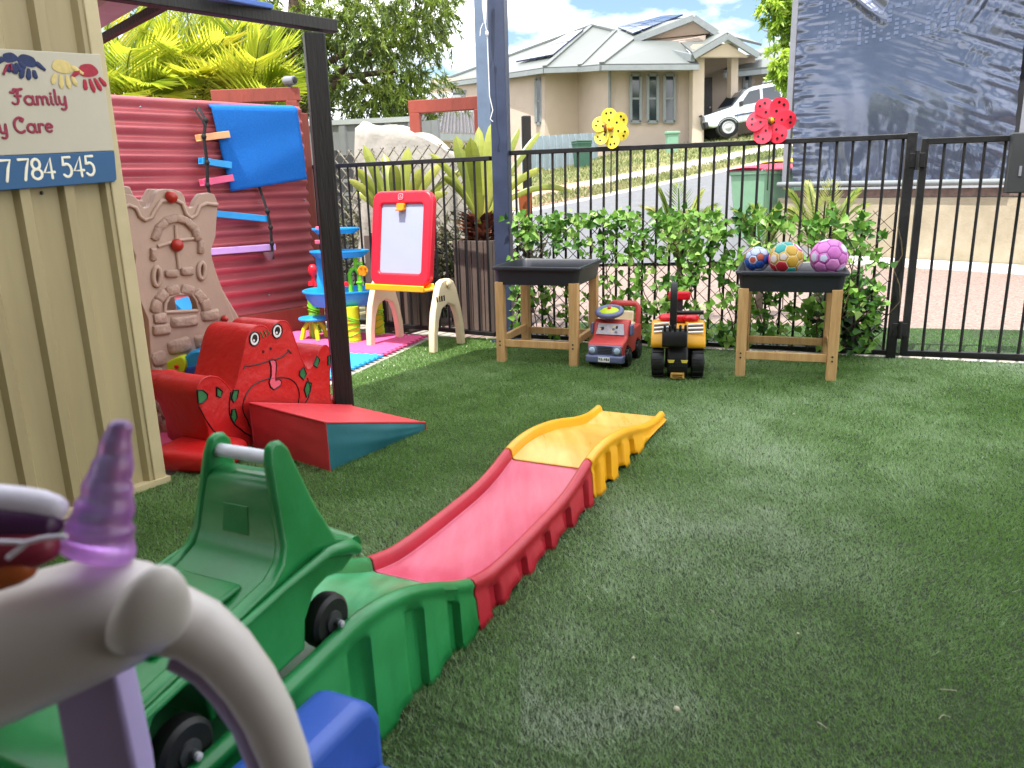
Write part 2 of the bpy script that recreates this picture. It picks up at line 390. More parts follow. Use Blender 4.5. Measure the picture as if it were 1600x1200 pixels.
sheet('side_drive', [kerb_hi[0]+Vector((0, 0, .01)), kerb_hi[1]+Vector((.0, 0, .01)), kerb_hi[2]*.55+kerb_hi[1]*.45+Vector((0, 0, .01)), path_hi[1]*.45+path_hi[2]*.55+Vector((0, 0, .014)), path_hi[1]+Vector((0, 0, .014)), path_hi[0]+Vector((0, 0, .014))], apron)
strip_mesh('footpath', verge_hi, path_hi, M['concrete'], .003)
strip_mesh('lawn', path_hi, lawn_hi, dry)
strip_mesh('hill', lawn_hi, far, dry)
# short tufts over the dry verge and lawn
def tufts(name, a, b, n, label):
    i = RNG.integers(1, 4, n); f = RNG.random(n)[:, None]; g = RNG.random(n)[:, None]
    A = np.array(a); B = np.array(b)
    p = (A[i]*(1-f)+A[i+1]*f)*(1-g)+(B[i]*(1-f)+B[i+1]*f)*g
    d = np.stack([RNG.normal(0, .5, n), RNG.normal(0, .5, n), np.ones(n)], 1)
    o = leaf_cloud(name, p, d, RNG.normal(0, 1, (n, 3)), RNG.uniform(.05, .12, n), .03, np.clip(vnoise(p[:, 0], p[:, 1], .9, 5)+RNG.normal(0, .15, n), 0, 1), leafmat(name+'_blades', [(88, 104, 56), (122, 130, 82), (158, 152, 112)], .7, .2))
    tag(o, label, 'grass', kind='stuff')
tufts('lawn_grass', path_hi, lawn_hi, 14000, 'patchy dry lawn in front of the beige house')
tufts('verge_grass', kerb_hi, verge_hi, 6000, 'dry grass verge between road and footpath')
# ---------------------------------------------------------------- the patio roof overhead (above the frame) that shades the yard, and an unseen soffit and wall behind
roofm = bpy.data.materials.new('fill_light_roofing'); roofm.use_nodes = True     # unseen roof made translucent to pass fill light; edges cut for its shade
_n = roofm.node_tree.nodes; _l = roofm.node_tree.links; _d = _n.new('ShaderNodeBsdfDiffuse'); _t = _n.new('ShaderNodeBsdfTranslucent'); _m = _n.new('ShaderNodeMixShader')
_d.inputs[0].default_value = (.75, .78, .8, 1); _t.inputs[0].default_value = (.72, .78, .84, 1); _m.inputs[0].default_value = .66
_l.new(_d.outputs[0], _m.inputs[1]); _l.new(_t.outputs[0], _m.inputs[2]); _l.new(_m.outputs[0], _n['Material Output'].inputs[0])
b = MB()
b.quad(*[(x, y, 2.62) for x, y in [(-3.6, .75), (2.6, .75), (2.6, 3.10), (1.65, 3.46), (-.30, 4.20), (-.80, 3.95), (-1.30, 3.2), (-1.76, 2.56), (-3.6, 2.56)]])
o = b.build('unseen_patio_roof', roofm); o['kind'] = 'structure'
o = MB().box((0, -.45, 2.66), (7.4, 2.4, .05)).build('shade_soffit', M['steelpale']); o['kind'] = 'structure'  # opaque soffit added out of view to darken the unicorn
o = MB().box((0, -1.6, 1.3), (8.6, .16, 2.6)).build('unseen_shade_wall', M['brick']); o['kind'] = 'structure'  # unseen wall set close behind and dark to shade the unicorn
# ---------------------------------------------------------------- pool fences and gate
def pool_fence(root, pl, s0, s1, z0, z1, n, post0=False, post1=False):
    """flat-top tubular fence: two rails, n pickets, optional end posts"""
    for z in (z0, z1):
        MB().box(pl.at((s0+s1)/2, z), (s1-s0, .038, .028), rz=math.atan2(pl.u.y, pl.u.x)).build('rail', M['black'], root, bevel=.003)
    for i in range(n):
        sv = s0+(s1-s0)*(i+.5)/n
        MB().lathe([(.008, z0+.014), (.008, z1-.014)], 8, pl.at(sv, 0)).build('picket', M['black'], root, smooth=40)
    for on, sv in ((post0, s0), (post1, s1)):
        if on: MB().box(pl.at(sv, (z1+.02)/2), (.05, .05, z1+.02), rz=math.atan2(pl.u.y, pl.u.x)).build('post', M['black'], root, bevel=.004)
f = thing('pool_fence', 'long black tubular fence covered low down with leafy trellis, between blue post and gate', 'fence', FR.at(1.2, 0))
pool_fence(f, FR, .075, 2.375, .035, 1.215, 28, False, True)
f = thing('pool_fence', 'black tubular fence panel standing behind the easel and water table', 'fence', FL.at(.8, 0))
pool_fence(f, FL, .06, 1.75, .05, 1.185, 20, False, True)
GP = Plane((2.235, 4.272), (.63, -.19))
g = thing('pool_gate', 'black tubular gate with a dark latch box on its far side', 'gate', GP.at(0, 0))
rzg = math.atan2(GP.u.y, GP.u.x)
b = MB()
for z in (.035, 1.185): b.box(GP.at(.48, z), (.96, .036, .032), rz=rzg)
for sv in (.0, .96): b.box(GP.at(sv, .61), (.036, .036, 1.182), rz=rzg)
b.build('frame', M['black'], g, bevel=.003)
for i in range(9): MB().lathe([(.008, .05), (.008, 1.17)], 8, GP.at(.095*(i+1), 0)).build('picket', M['black'], g, smooth=40)
for z in (.17, 1.09):
    b = MB(); b.box(GP.at(-.035, z, .012), (.075, .03, .075), rz=rzg); b.lathe([(.011, -.05), (.011, .05)], 10, GP.at(-.035, z, .03)).build('hinge', M['black'], g, bevel=.002)
b = MB(); b.box(GP.at(.485, 1.06, .045), (.19, .06, .30), rz=rzg)
o = b.build('latch_box', M['darkgrey'], g, bevel=.006)
MB().box(GP.at(.44, 1.02, .077), (.012, .004, .05), rz=rzg).build('slot', M['greyplastic'], o)
# ---------------------------------------------------------------- roof posts
p = thing('steel_post', 'square blue-grey steel post at the fence corner', 'post', (-.03, 5.10, 0))
MB().box((-.03, 5.10, 1.5), (.105, .09, 3.0), rz=-.28).build('shaft', M['steelblue'], p, bevel=.006)
b = MB()
for dx in (-.062,): b.box((-.03+dx, 5.10, .006), (.03, .14, .012), rz=-.28)
b.box((.03, 5.08, .006), (.03, .14, .012), rz=-.28)
b.build('base_plate', M['steelblue'], p)
p = thing('steel_post', 'paler blue-grey post rising behind the bromeliad and timber rail', 'post', (-.15, 6.35, 0))
MB().box((-.155, 6.35, 1.75), (.11, .1, 2.4), rz=-.1).build('shaft', M['steelpale'], p, bevel=.006)
MB().box((-.155, 6.35, .275), (.13, .12, .55), rz=-.1).build('sleeve', M['steelpale'], p, bevel=.004)
c = thing('blind_cord', 'white strap and thin cord tied with a toggle beside the blue post', 'cord', P(757, 30, 5.0))
MB().tube([P(757, -40, 5.0), P(757, 10, 5.0), P(758, 36, 5.0)], [.016, .014, .006], 8, flat=.3).build('strap', M['cord'], c, smooth=50)
MB().tube([P(758, 36, 5.0), P(761, 52, 5.0), P(763, 100, 5.0), P(765, 150, 5.0), P(770, 172, 5.0), P(766, 186, 5.0), P(770, 190, 5.0)], .0028, 6).build('line', M['cord'], c, smooth=60)
MB().tube([P(755, 36, 5.0), P(751, 45, 5.0), P(750, 56, 5.0)], .0025, 6).build('tail', M['cord'], c, smooth=60)
MB().ball(P(761, 52, 4.995), (.010, .008, .017), 10).build('toggle', M['white'], c, smooth=60)
# ---------------------------------------------------------------- leafy expanding trellis on the long fence
def lattice(b, pl, s0, s1, z0, z1, pitch, off, w=.006, th=.003, jit=.0):
    hgt = z1-z0; k = int((s1-s0+hgt)/pitch)+1
    for d in (1, -1):
        for i in range(k+1):
            a = s0-hgt+i*pitch if d == 1 else s0+i*pitch
            # a strip runs from (a, z0) upwards along d
            t0 = 0.; t1 = hgt
            if d == 1:
                lo = max(0, s0-a); hi = min(hgt, s1-a); q0 = (a+lo, z0+lo); q1 = (a+hi, z0+hi)
            else:
                lo = max(0, a-s1); hi = min(hgt, a-s0); q0 = (a-lo, z0+lo); q1 = (a-hi, z0+hi)
            if hi-lo < .03: continue
            b.bar(pl.at(*q0, off+d*th*.6), pl.at(*q1, off+d*th*.6), w, th)
    return b
t = thing('ivy_trellis', 'dark expanding trellis woven with bright green artificial leaves', 'trellis', FR.at(1.2, 0, .05))
woodm = mat('dark_trellis_slats', (66, 46, 38), .7, .2, 20)
b = MB(); lattice(b, FR, .10, 2.33, .06, .83, .093, .045, .009); b.build('lattice', woodm, t)
b = MB()
for k in range(22):      # vine stems wander through the diamonds
    sv = .14+2.1*k/21+random.uniform(-.03, .03); z = .05; q = []
    while z < random.uniform(.62, .84): q.append(FR.at(sv, z, .055+random.uniform(-.012, .03))); sv += random.uniform(-.05, .05); z += random.uniform(.05, .09)
    if len(q) > 2: b.tube(q, .0032, 5)
b.build('stems', mat('vine_stem', (72, 62, 36), .8, .2, 30), t, smooth=60)
def ivy(n, pl, s0, s1, z0, z1, dens, off=(.02, .11)):
    pos = []; d = []; nr = []; ln = []; tone = []
    for _ in range(n):
        sv = random.uniform(s0, s1); z = random.uniform(z0, z1)
        if random.random() > dens(sv, z): continue
        k = random.randint(4, 8); c0 = random.random()
        for j in range(k):
            a = random.uniform(0, 2*math.pi)
            q = pl.at(sv+random.gauss(0, .018), z+random.gauss(0, .018), random.uniform(*off))
            dv = pl.u*math.cos(a)+Vector((0, 0, 1))*(math.sin(a)*.9+.1)+pl.n*random.uniform(-.15, .5)
            nn = pl.n+pl.u*random.gauss(0, .45)+Vector((0, 0, random.gauss(.35, .45)))
            pos.append(q); d.append(dv); nr.append(nn); ln.append(random.uniform(.022, .058)); tone.append(min(1, max(0, c0*.75+random.uniform(-.08, .35))))
    return [np.array(v) for v in (pos, d, nr, ln, tone)]
def broad_leaves(name, data, m, parent, wf=.8):
    """five-cornered ivy leaves with a fold"""
    pos, d, nrm, ln, tone = data; n = len(pos)
    d = unit(d); side = unit(np.cross(d, nrm)); up = np.cross(side, d); L = ln[:, None]; W = L*wf
    def q(a, b_, c): return pos+d*L*a+side*W*b_+up*L*c
    V = np.stack([q(0, 0, 0), q(.22, .5, .10), q(.55, .32, .08), q(1, 0, -.10), q(.55, -.32, .08), q(.22, -.5, .10), q(.5, 0, -.02)], 1).reshape(-1, 3)
    i = np.arange(n)[:, None]*7
    F = np.concatenate([i+x for x in ([0, 1, 6], [1, 2, 6], [2, 3, 6], [3, 4, 6], [4, 5, 6], [5, 0, 6])], 1).reshape(-1, 3)
    return np_mesh(name, V, F, np.repeat(tone, 6), m, parent)
ivym = leafmat('ivy_green', [(30, 62, 22), (70, 118, 38), (118, 164, 66), (170, 202, 112)], .35, .45)
def dens(s, z):
    v = .30+.62*max(0, (z-.62)/.2) if z > .62 else .31
    if s < .5: v += .12*(z > .5)
    if 1.0 < s < 1.75: v += .22
    if s > 2.05: v += .15
    return min(1, v)
broad_leaves('leaves', ivy(900, FR, .10, 2.30, .05, .83, dens), ivym, t)
# a second trellis without leaves stands behind the short fence
t2 = thing('bare_trellis', 'weathered grey lattice behind the black fence beside the red fence', 'trellis', FL.at(1.1, 0, -.35))
b = MB(); lattice(b, FL, .45, 1.95, .30, 1.32, .11, -.42, .012, .004); b.build('lattice', mat('grey_lattice', (128, 122, 110), .7, .2, 12), t2)
# ---------------------------------------------------------------- red corrugated fence
RF = Plane((-1.684, 5.573), (.657, .753))
t = thing('corrugated_fence', 'red corrugated iron fence with a timber plinth', 'fence', RF.at(-.5, 0))
b = MB(); nz = 150
def corr(u, v):
    sv = -2.6+2.93*u; z = .18+(1.40+.02*u)*v
    return RF.at(sv, z, .016*math.sin(2*math.pi*z/.0815))
b.grid(corr, 2, 230); b.build('sheet', M['redsheet'], t, smooth=60, solid=.003)
MB().box(RF.at(-1.13, .09, .01), (2.98, .045, .175), rz=math.atan2(RF.u.y, RF.u.x)).build('plinth_board', M['redtimber'], t, bevel=.004)
MB().box(RF.at(.36, .78, -.06), (.09, .09, 1.56), rz=math.atan2(RF.u.y, RF.u.x)).build('end_post', M['redtimber'], t, bevel=.004)
b = MB()
for i in range(8):
    for z in (.30, .95, 1.53): b.lathe([(.007, 0), (.007, .006), (.002, .009)], 8, RF.at(-2.3+.37*i, z, .012), RF.n)
b.build('screws', M['greyplastic'], t)
# towel and ball-run rails hanging on it
def panel(pl, pts, o0, o1, nu=26, nv=26, wob=.008, seed=0):
    """a soft rectangular sheet through 4 photo corners of a plane"""
    c = [Vector((*pl.sz(*p), 0)) for p in pts]
    b = MB()
    def fn(u, v):
        q = (c[0]*(1-u)+c[1]*u)*(1-v)+(c[3]*(1-u)+c[2]*u)*v
        w = wob*(math.sin(5*u+seed)+.7*math.sin(9*v+3*u+seed))*v
        return pl.at(q.x, q.y, o0+w)
    return b.grid(fn, nu, nv)
tw = panel(RF, [(325, 169), (458, 171), (475, 280), (355, 299)], .045, 0)
def over(u, v):   # the part folded over the fence top
    q0 = Vector(RF.sz(325, 169)); q1 = Vector(RF.sz(458, 171)); q = q0*(1-u)+q1*u
    a = v*math.pi*.5
    return RF.at(q.x, q.y+.022*math.sin(a*1.0), .045-.07*v)
tw.grid(over, 26, 5)
o = tw.build('towel', M['towel'], None, smooth=70, solid=.014, weld=.002); tag(o, 'bright blue towel draped over the red corrugated fence', 'towel')
def hang_rail(px0, px1, h, m, label):
    a = RF.px(*px0, .03); c_ = RF.px(*px1, .03); t = thing('ball_run_rail', label, 'toy rail', (a+c_)/2, group='ball run rails on the red fence')
    x = (c_-a); L = x.length; x.normalize(); z = Vector((0, 0, 1)); n = RF.n
    up = n.cross(x).normalized()
    if up.z < 0: up = -up
    prof = [(0, 0), (.055, 0), (.055, h), (.048, h), (.048, .006), (.007, .006), (.007, h), (0, h)]
    loop = [a+n*p+up*q for p, q in prof]
    MB().prism(loop, x, 0, L).build('channel', m, t, bevel=.002)
col = lambda n, c: mat(n, c, .4, .05)
orange_, pinkp, lilac = col('peach_plastic', (228, 168, 116)), col('pink_plastic', (222, 92, 130)), col('lilac_plastic', (192, 156, 212))
hang_rail((303, 222), (350, 216), .042, orange_, 'short peach plastic rail tied beside the blue towel')
hang_rail((306, 257), (352, 264), .042, M['skyblue'], 'short light blue rail tied beside the blue towel')
hang_rail((309, 291), (356, 283), .042, pinkp, 'pink plastic rail tied under the blue towel')
hang_rail((320, 338), (411, 347), .042, M['skyblue'], 'long light blue rail below the blue towel')
hang_rail((318, 398), (421, 390), .042, lilac, 'long lilac rail at the bottom of the ball run')
strapm = mat('black_webbing', (20, 20, 22), .8, .2, 40)
for pts, lab in ((((308, 168), (310, 190), (307, 215), (312, 255), (313, 290), (316, 305)), 'black knotted strap hanging from the fence top beside the towel'),
                 (((402, 290), (406, 330), (411, 355), (413, 380), (415, 404)), 'black strap hanging from under the blue towel')):
    pp = [RF.px(*q, .095) for q in pts]; pp[0] = RF.px(*pts[0], .02)
    b = MB(); b.tube(pp, .011, 8, flat=.5)
    for q in pp[1:-1]: b.ball(q, (.018, .012, .02), 8)
    if len(pts) == 6: b.tube([RF.px(299, 170, .03), RF.px(305, 190, .095), RF.px(309, 200, .095)], .009, 8, flat=.5)
    o = b.build('strap', strapm, None, smooth=60); tag(o, lab, 'strap')
c = thing('ball_catcher', 'small clear plastic cup under the end of the lilac rail', 'cup', RF.px(410, 399, .08))
MB().lathe([(.022, -.03), (.036, .0), (.04, .03), (.037, .03), (.03, 0), (.018, -.026)], 16, RF.px(410, 399, .08)).build('cup', mat('smoky_plastic', (150, 120, 120), .2, .1, trans=.5), c, smooth=50)
# ---------------------------------------------------------------- cream shed with the sign
SH = Plane((-1.286, 2.621), (.56, .83))
sh = thing('garden_shed', 'cream ribbed metal shed carrying the day care sign', 'shed', SH.at(-1.2, 0))
prof = []; sv = -2.6; ribs = [-.035-.131*k for k in range(19)]
pts = [(-2.62, 0)]
for r in sorted(ribs): pts += [(r-.026, 0), (r-.014, .022), (r+.014, .022), (r+.026, 0)]
pts += [(0, 0)]
b = MB(); n = len(pts)
vs = [SH.at(a, .02, o) for a, o in pts]+[SH.at(a, 1.72, o) for a, o in pts]
b.add(vs, [(i, i+1, n+i+1, n+i) for i in range(n-1)]); b.build('wall_front', M['cream'], sh, solid=.002)
endn = -SH.n
b = MB(); b.box(SH.at(-.012, .87, -.8), (.012, 1.56, 1.70), rz=math.atan2(SH.u.y, SH.u.x)); b.build('wall_end', M['cream'], sh)
b = MB(); b.box(SH.at(-.012, .865, .004), (.045, .05, 1.74), rz=math.atan2(SH.u.y, SH.u.x)); b.build('corner_trim', M['creamtrim'], sh, bevel=.004)
b = MB(); b.box(SH.at(-1.3, .011, .014), (2.64, .05, .022), rz=math.atan2(SH.u.y, SH.u.x)); b.build('base_rail', M['creamtrim'], sh)
b = MB()
for k in range(9):
    b.ball(SH.at(-.24-.30*k, 1.02 if k else 1.02, .003), .006, 6)
b.build('screws', M['darkgrey'], sh)
b = MB(); b.prism([SH.at(.01, 1.735, .02), SH.at(-2.62, 1.735, .02), SH.at(-2.62, 1.80, -1.64), SH.at(.01, 1.80, -1.64)], (0, 0, 1), 0, .012); b.build('roof', M['creamtrim'], sh)
# sign
sg = thing('shop_sign', 'white sign with coloured handprints above a blue phone strip on the shed', 'sign', SH.at(-.4, 1.03, .03))
off = .036
class Tilted(Plane):      # the sign hangs slightly askew
    def at(s, sv, z, off=0.0): return Plane.at(s, sv, z+.065*(sv+.005), off)
SGN = Tilted((-1.286, 2.621), (.56, .83))
def SP(px, py, o=0.): return SH.px(px, py, off+o)
z1, z2, z3 = 1.437, 1.148, 1.052
b = MB(); b.prism([SGN.at(a, z) for a, z in ((-.95, z2), (-.010, z2), (-.010, z1), (-.95, z1))], SH.n, off-.008, off-.001); b.build('board', mat('sign_white', (186, 177, 158), .45, .04), sg, bevel=.002)
b = MB(); b.prism([SGN.at(a, z) for a, z in ((-.95, z3), (-.024, z3), (-.016, z3+.008), (-.010, z2-.001), (-.95, z2-.001))], SH.n, off-.008, off); b.build('phone_strip', mat('sign_blue', (24, 82, 128), .45, .05), sg, bevel=.002)
# lettering: pen strokes in a letter box 1 unit high (x, y), scaled along the wall
def arc(cx, cy, r, a0, a1, n=9, ry=None): return [(cx+r*math.cos(R(a0+(a1-a0)*i/n)), cy+(ry or r)*math.sin(R(a0+(a1-a0)*i/n))) for i in range(n+1)]
GL = {'F': [[(.02, .78)]+arc(.12, .84, .1, 200, 420, 6)+[(.2, .97), (.4, .95), (.62, 1)], [(.4, .95), (.36, .6), (.36, .2), (.28, .03), (.14, .02), (.06, .1)], [(.22, .55), (.52, .55)]],
 'a': [arc(.24, .27, .22, 60, 400, 12, .27), [(.46, .52), (.46, .12), (.54, .0)]],
 'm': [[(.06, .52), (.06, 0)], [(.06, .36)]+arc(.2, .36, .13, 150, 0, 5, .16)+[(.33, 0)], [(.33, .36)]+arc(.47, .36, .13, 150, 0, 5, .16)+[(.6, .06), (.66, 0)]],
 'i': [[(.08, .52), (.08, .08), (.16, 0)], [(.08, .72), (.085, .74)]],
 'l': [[(.08, .98), (.08, .1), (.16, 0)]],
 'y': [[(.04, .52), (.06, .2)]+arc(.2, .2, .15, 190, 340, 6, .2)+[(.38, .52)], [(.38, .52), (.38, -.1)]+arc(.22, -.14, .16, 0, -130, 6, .2)],
 'C': [arc(.36, .48, .33, 50, 310, 14, .48), [(.56, .84), (.5, .7), (.4, .78)]],
 'r': [[(.08, .52), (.08, 0)], [(.08, .34)]+arc(.24, .36, .14, 150, 40, 5, .17)],
 'e': [[(.06, .3), (.46, .32)]+arc(.26, .28, .2, 10, 310, 12, .26)],
 '7': [[(.02, 1), (.56, 1), (.4, .6), (.24, 0)]],
 '8': [arc(.3, .74, .22, 270, 630, 12, .25), arc(.3, .25, .27, 90, 450, 12, .25)],
 '4': [[(.46, 0), (.46, 1), (.04, .3), (.62, .3)]],
 '5': [[(.54, 1), (.12, 1), (.1, .58)]+arc(.29, .34, .26, 120, -140, 10, .33)]}
ADV = {'F': .68, 'a': .62, 'm': .74, 'i': .24, 'l': .24, 'y': .5, 'C': .74, 'r': .42, 'e': .56, '7': .62, '8': .66, '4': .70, '5': .66, ' ': .36}
def write(name, txt, s_end, z, h, wsc, pen, m, parent):
    W = sum(ADV[c] for c in txt)*h*wsc; x = s_end-W; b = MB()
    for c in txt:
        for st in GL.get(c, []):
            q = [SGN.at(x+p[0]*h*wsc, z+p[1]*h, off+.0015) for p in st]
            # flat ribbon with round ends
            b.tube(q, pen, 8, flat=1.0)
            for e in (q[0], q[-1]): b.ball(e, pen, 8)
        x += ADV[c]*h*wsc
    p0 = SH.at(0, 0, off+.0006)
    b.v = [tuple(Vector(v)-SH.n*((Vector(v)-p0).dot(SH.n)*.82)) for v in b.v]      # lettering is almost flat
    o = b.build(name, m, parent)
    return o
maroon = mat('maroon_lettering', (140, 24, 58), .5, .05)
lw = mat('white_lettering', (236, 228, 206), .5, .03)
write('lettering', 'Family', -.135, 1.288, .042, 1.27, .0038, maroon, sg)
write('lettering', 'y Care', -.188, 1.210, .043, 1.12, .0038, maroon, sg)
write('numerals', '7 784 545', -.080, 1.0765, .058, .90, .0040, lw, sg)
# handprints: palm blob, splayed fingers, thumb
def hand(px, py, ang, size, m, thumb=1):
    c = SP(px, py, .001); b = MB()
    ca, sa = math.cos(R(ang)), math.sin(R(ang))
    def q(x, y): return c+SH.u*(x*ca-y*sa)*size*1.25+Vector((0, 0, (x*sa+y*ca)*size))
    loop = [q(.42*math.cos(t)*(1+.08*math.sin(3*t)), .36*math.sin(t)*(1+.1*math.cos(2*t))) for t in [2*math.pi*i/20 for i in range(20)]]
    b.prism(loop, SH.n, -.001, .0008)
    for fx, fl, fa in ((-.34, .5, 108), (-.12, .66, 96), (.10, .7, 86), (.32, .55, 72)):
        a = q(fx, .40); e = q(fx+fl*math.cos(R(fa)), .40+fl*math.sin(R(fa)))
        b.tube([a, a.lerp(e, .25), a.lerp(e, .75), e], [.004, .0062, .0078, .003], 8)
    a = q(.38*thumb, -.05); e = q(.85*thumb, .22); b.tube([a, a.lerp(e, .3), e], [.006, .0075, .004], 8)
    p0 = SH.at(0, 0, off+.0008)
    b.v = [tuple(Vector(v)-SH.n*((Vector(v)-p0).dot(SH.n)*.85)) for v in b.v]
    b.build('handprint', m, sg)
hand(128, 112, 195, .058, mat('red_paint_print', (176, 28, 54), .6, .2, 60), 1)
hand(88, 106, 178, .058, mat('yellow_paint_print', (214, 190, 120), .6, .1, 60), -1)
hand(33, 97, 165, .050, mat('navy_paint_print', (30, 48, 100), .6, .3, 60), -1)
hand(6, 92, 200, .040, bpy.data.materials['navy_paint_print'], 1)
b = MB(); b.tube([SP(-4, 118, .001), SP(2, 104, .001), SP(7, 102, .001), SP(8, 112, .001)], .0036, 8); b.build('lettering', maroon, sg)
# awning: dark beam from the shed corner to a post, and a mauve sheet roof
aw = thing('awning_frame', 'dark timber post and beam with a mauve sheet roof beside the shed', 'awning', (-.80, 3.51, 0))
tp = Vector((-.795, 3.515, 1.655))
MB().box((-.80, 3.51, .83), (.085, .085, 1.64), rz=.35).build('post', M['darktimber'], aw, bevel=.005)
ba = G(225, -4, 1.69); bd = (Vector((tp.x, tp.y, 1.69))-ba).normalized()
MB().bar(ba-bd*.6, Vector((tp.x, tp.y, 1.69))+bd*.10, .055, .050).build('beam', M['darktimber'], aw, bevel=.004)
e0 = G(150, 66, 1.70); e1 = G(252, 10, 1.70); ed = (e1-e0).normalized(); en = Vector((ed.y, -ed.x, 0))
if en.y > 0: en = -en
def roofp(u, v):
    p = e0.lerp(e1, u*1.35-.2)+en*(-.02+1.6*v); k = (u*34)
    return p+Vector((0, 0, .012*math.sin(k*1.5)+.03))
b = MB(); b.grid(lambda u, v: (e0.lerp(e1, u*1.5-.45)+en*(1.7*v)+Vector((0, 0, .020+.028*(abs(((v*9) % 1)-.5) > .34)))), 2, 90)
b.build('sheet_roof', M['mauve'], aw, solid=.003)
MB().bar(e0-ed*.4, e1+ed*.05, .03, .032).build('edge_board', M['darktimber'], aw, bevel=.003)
nd = thing('foam_bar', 'flat blue foam bar lying on top of the dark awning beam', 'foam bar', P(390, 5, 3.3))
MB().bar(P(330, -6, 3.1), P(420, 11, 3.35), .05, .02).build('bar', mat('cornflower_foam', (92, 122, 196), .8, .06), nd, bevel=.004)
# ---------------------------------------------------------------- behind the short fence
def timber_frame(px0, px1, Y0, Y1, dpost, label):
    a, c_ = P(*px0, Y0), P(*px1, Y1); t = thing('timber_rail', label, 'timber rail', ((a.x+c_.x)/2, (a.y+c_.y)/2, 0))
    d = (c_-a); d.z = 0; d.normalize()
    MB().bar(a-d*.03, c_+d*.03, .07, .10).build('rail', M['redtimber'], t, bevel=.005)
    for q in dpost:
        r = a.lerp(c_, q); MB().box((r.x, r.y, (r.z-.05)/2), (.085, .085, r.z-.05), rz=math.atan2(d.y, d.x)).build('post', M['redtimber'], t, bevel=.005)
timber_frame((338, 152), (462, 147), 6.3, 6.35, (.0, .95), 'red-brown timber rail on posts behind the blue towel')
timber_frame((645, 168), (757, 160), 6.6, 6.55, (.03, .93), 'red-brown timber rail on posts behind the white cover')
sc = thing('security_camera', 'small grey cylinder camera on the timber rail behind the red fence', 'camera', P(452, 134, 6.35))
q = P(452, 126, 6.33); MB().lathe([(.028, -.045), (.033, -.04), (.033, .045), (.027, .05)], 16, q, (.9, -.4, 0)).build('housing', M['greyplastic'], sc, smooth=40)
MB().lathe([(.024, .048), (.024, .060), (.01, .062)], 16, q, (.9, -.4, -.02)).build('lens', M['rubber'], sc, smooth=40)
MB().box(q-Vector((0, 0, .045)), (.03, .03, .06)).build('bracket', M['darkgrey'], sc)
tpst = thing('timber_stump', 'dark timber post end behind the fence beside the blue post', 'post', (.12, 6.3, 0))
MB().box((P(823, 240, 6.3).x, 6.3, .77), (.065, .065, 1.54), rz=.2).build('shaft', M['darktimber'], tpst, bevel=.008)
orng = thing('terracotta_pot', 'small terracotta pot on a dark stand behind the fence by the blue post', 'pot', (P(821, 340, 5.75).x, 5.75, 0))
q = P(821, 341, 5.75); q2 = P(821, 296, 5.75); hh = q2.z-q.z
MB().lathe([(.012, q.z), (.034, q.z+.008), (.044, q.z+hh*.35), (.050, q.z+hh*.9), (.056, q.z+hh*.92), (.056, q.z+hh), (.045, q.z+hh)], 20, (q.x, 5.75, 0)).build('pot', mat('terracotta', (172, 92, 52), .8, .15, 9), orng, smooth=40)
MB().lathe([(.05, 0), (.05, .012), (.010, .02), (.010, q.z+.004)], 12, (q.x, 5.75, 0)).build('stand', M['black'], orng, smooth=40)
# grey sheet fence across the back
bf = thing('sheet_fence', 'long grey sheet metal fence far behind the red fence', 'fence', (-3, 8.6, 0))
bA, bB = Vector((-7.5, 9.6, 0)), Vector((P(655, 200, 8.2).x, 8.2, 0)); bu = (bB-bA).normalized(); bn = Vector((bu.y, -bu.x, 0)); BL = (bB-bA).length
b = MB(); pts = []; x = 0
while x < BL: pts += [(x, 0), (x+.14, 0), (x+.16, .02), (x+.22, .02), (x+.24, 0)]; x += .25
vs = [bA+bu*a+bn*o+Vector((0, 0, z)) for z in (0, 1.68) for a, o in pts]; n = len(pts)
b.add(vs, [(i, i+1, n+i+1, n+i) for i in range(n-1)]).build('sheet', M['greyfence'], bf)
MB().bar(bA+Vector((0, 0, 1.70)), bB+Vector((0, 0, 1.70)), .05, .05).build('top_rail', mat('pale_rail', (150, 156, 154), .5, .06), bf)
# dark slatted screen under it (stacked sleepers)
sl = thing('slat_screen', 'dark grey horizontal slat screen behind the lattice and black post', 'screen', FL.at(1.4, 0, -.9))
for k in range(11):
    MB().box(FL.at(1.55, .12+.115*k, -.95), (1.7, .03, .085), rz=math.atan2(FL.u.y, FL.u.x)).build('slat', M['darkgrey'], sl)
for sv in (.75, 1.6, 2.35): MB().box(FL.at(sv, .68, -.985), (.05, .04, 1.36), rz=math.atan2(FL.u.y, FL.u.x)).build('batten', M['darkgrey'], sl)
# white cover over something lumpy
tc = P(655, 300, 6.5)
def cover(u, v):
    a = 2*math.pi*u; h = 1-v
    hx = .40+.10*(v); hy = .30+.1*v
    sq = lambda c, e: math.copysign(abs(c)**e, c)
    x = hx*sq(math.cos(a), .6); y = hy*sq(math.sin(a), .6)
    fold = 1+.13*abs(math.sin(4*a+1.4*v))*v+.08*math.sin(11*a+3*v)*v
    top = 1.50-.30*(x+.30)*(1 if x > -.25 else .2)+.03*math.sin(9*x+4*y)
    z = top*(1-v**2.2)+.30*v**2.2 if v > .0 else top
    if v < .35: x *= v/.35; y *= v/.35; z = 1.47-.36*(x+.2)+.05*math.cos(6*x)+.03*math.sin(8*y+5*x)+.018*math.sin(17*x-9*y)
    else:
        k = (v-.35)/.65; x0 = hx*sq(math.cos(a), .6); zz = 1.47-.36*(x0+.2)+.05*math.cos(6*x0)
        z = zz*(1-k)+.25*k; x *= fold; y *= fold
    return Vector((tc.x+x, tc.y+y, z))
o = MB().grid(cover, 72, 34).build('dust_cover', M['tarp'], None, smooth=60, weld=.003); tag(o, 'rumpled white cloth cover over garden furniture behind the easel', 'cover')
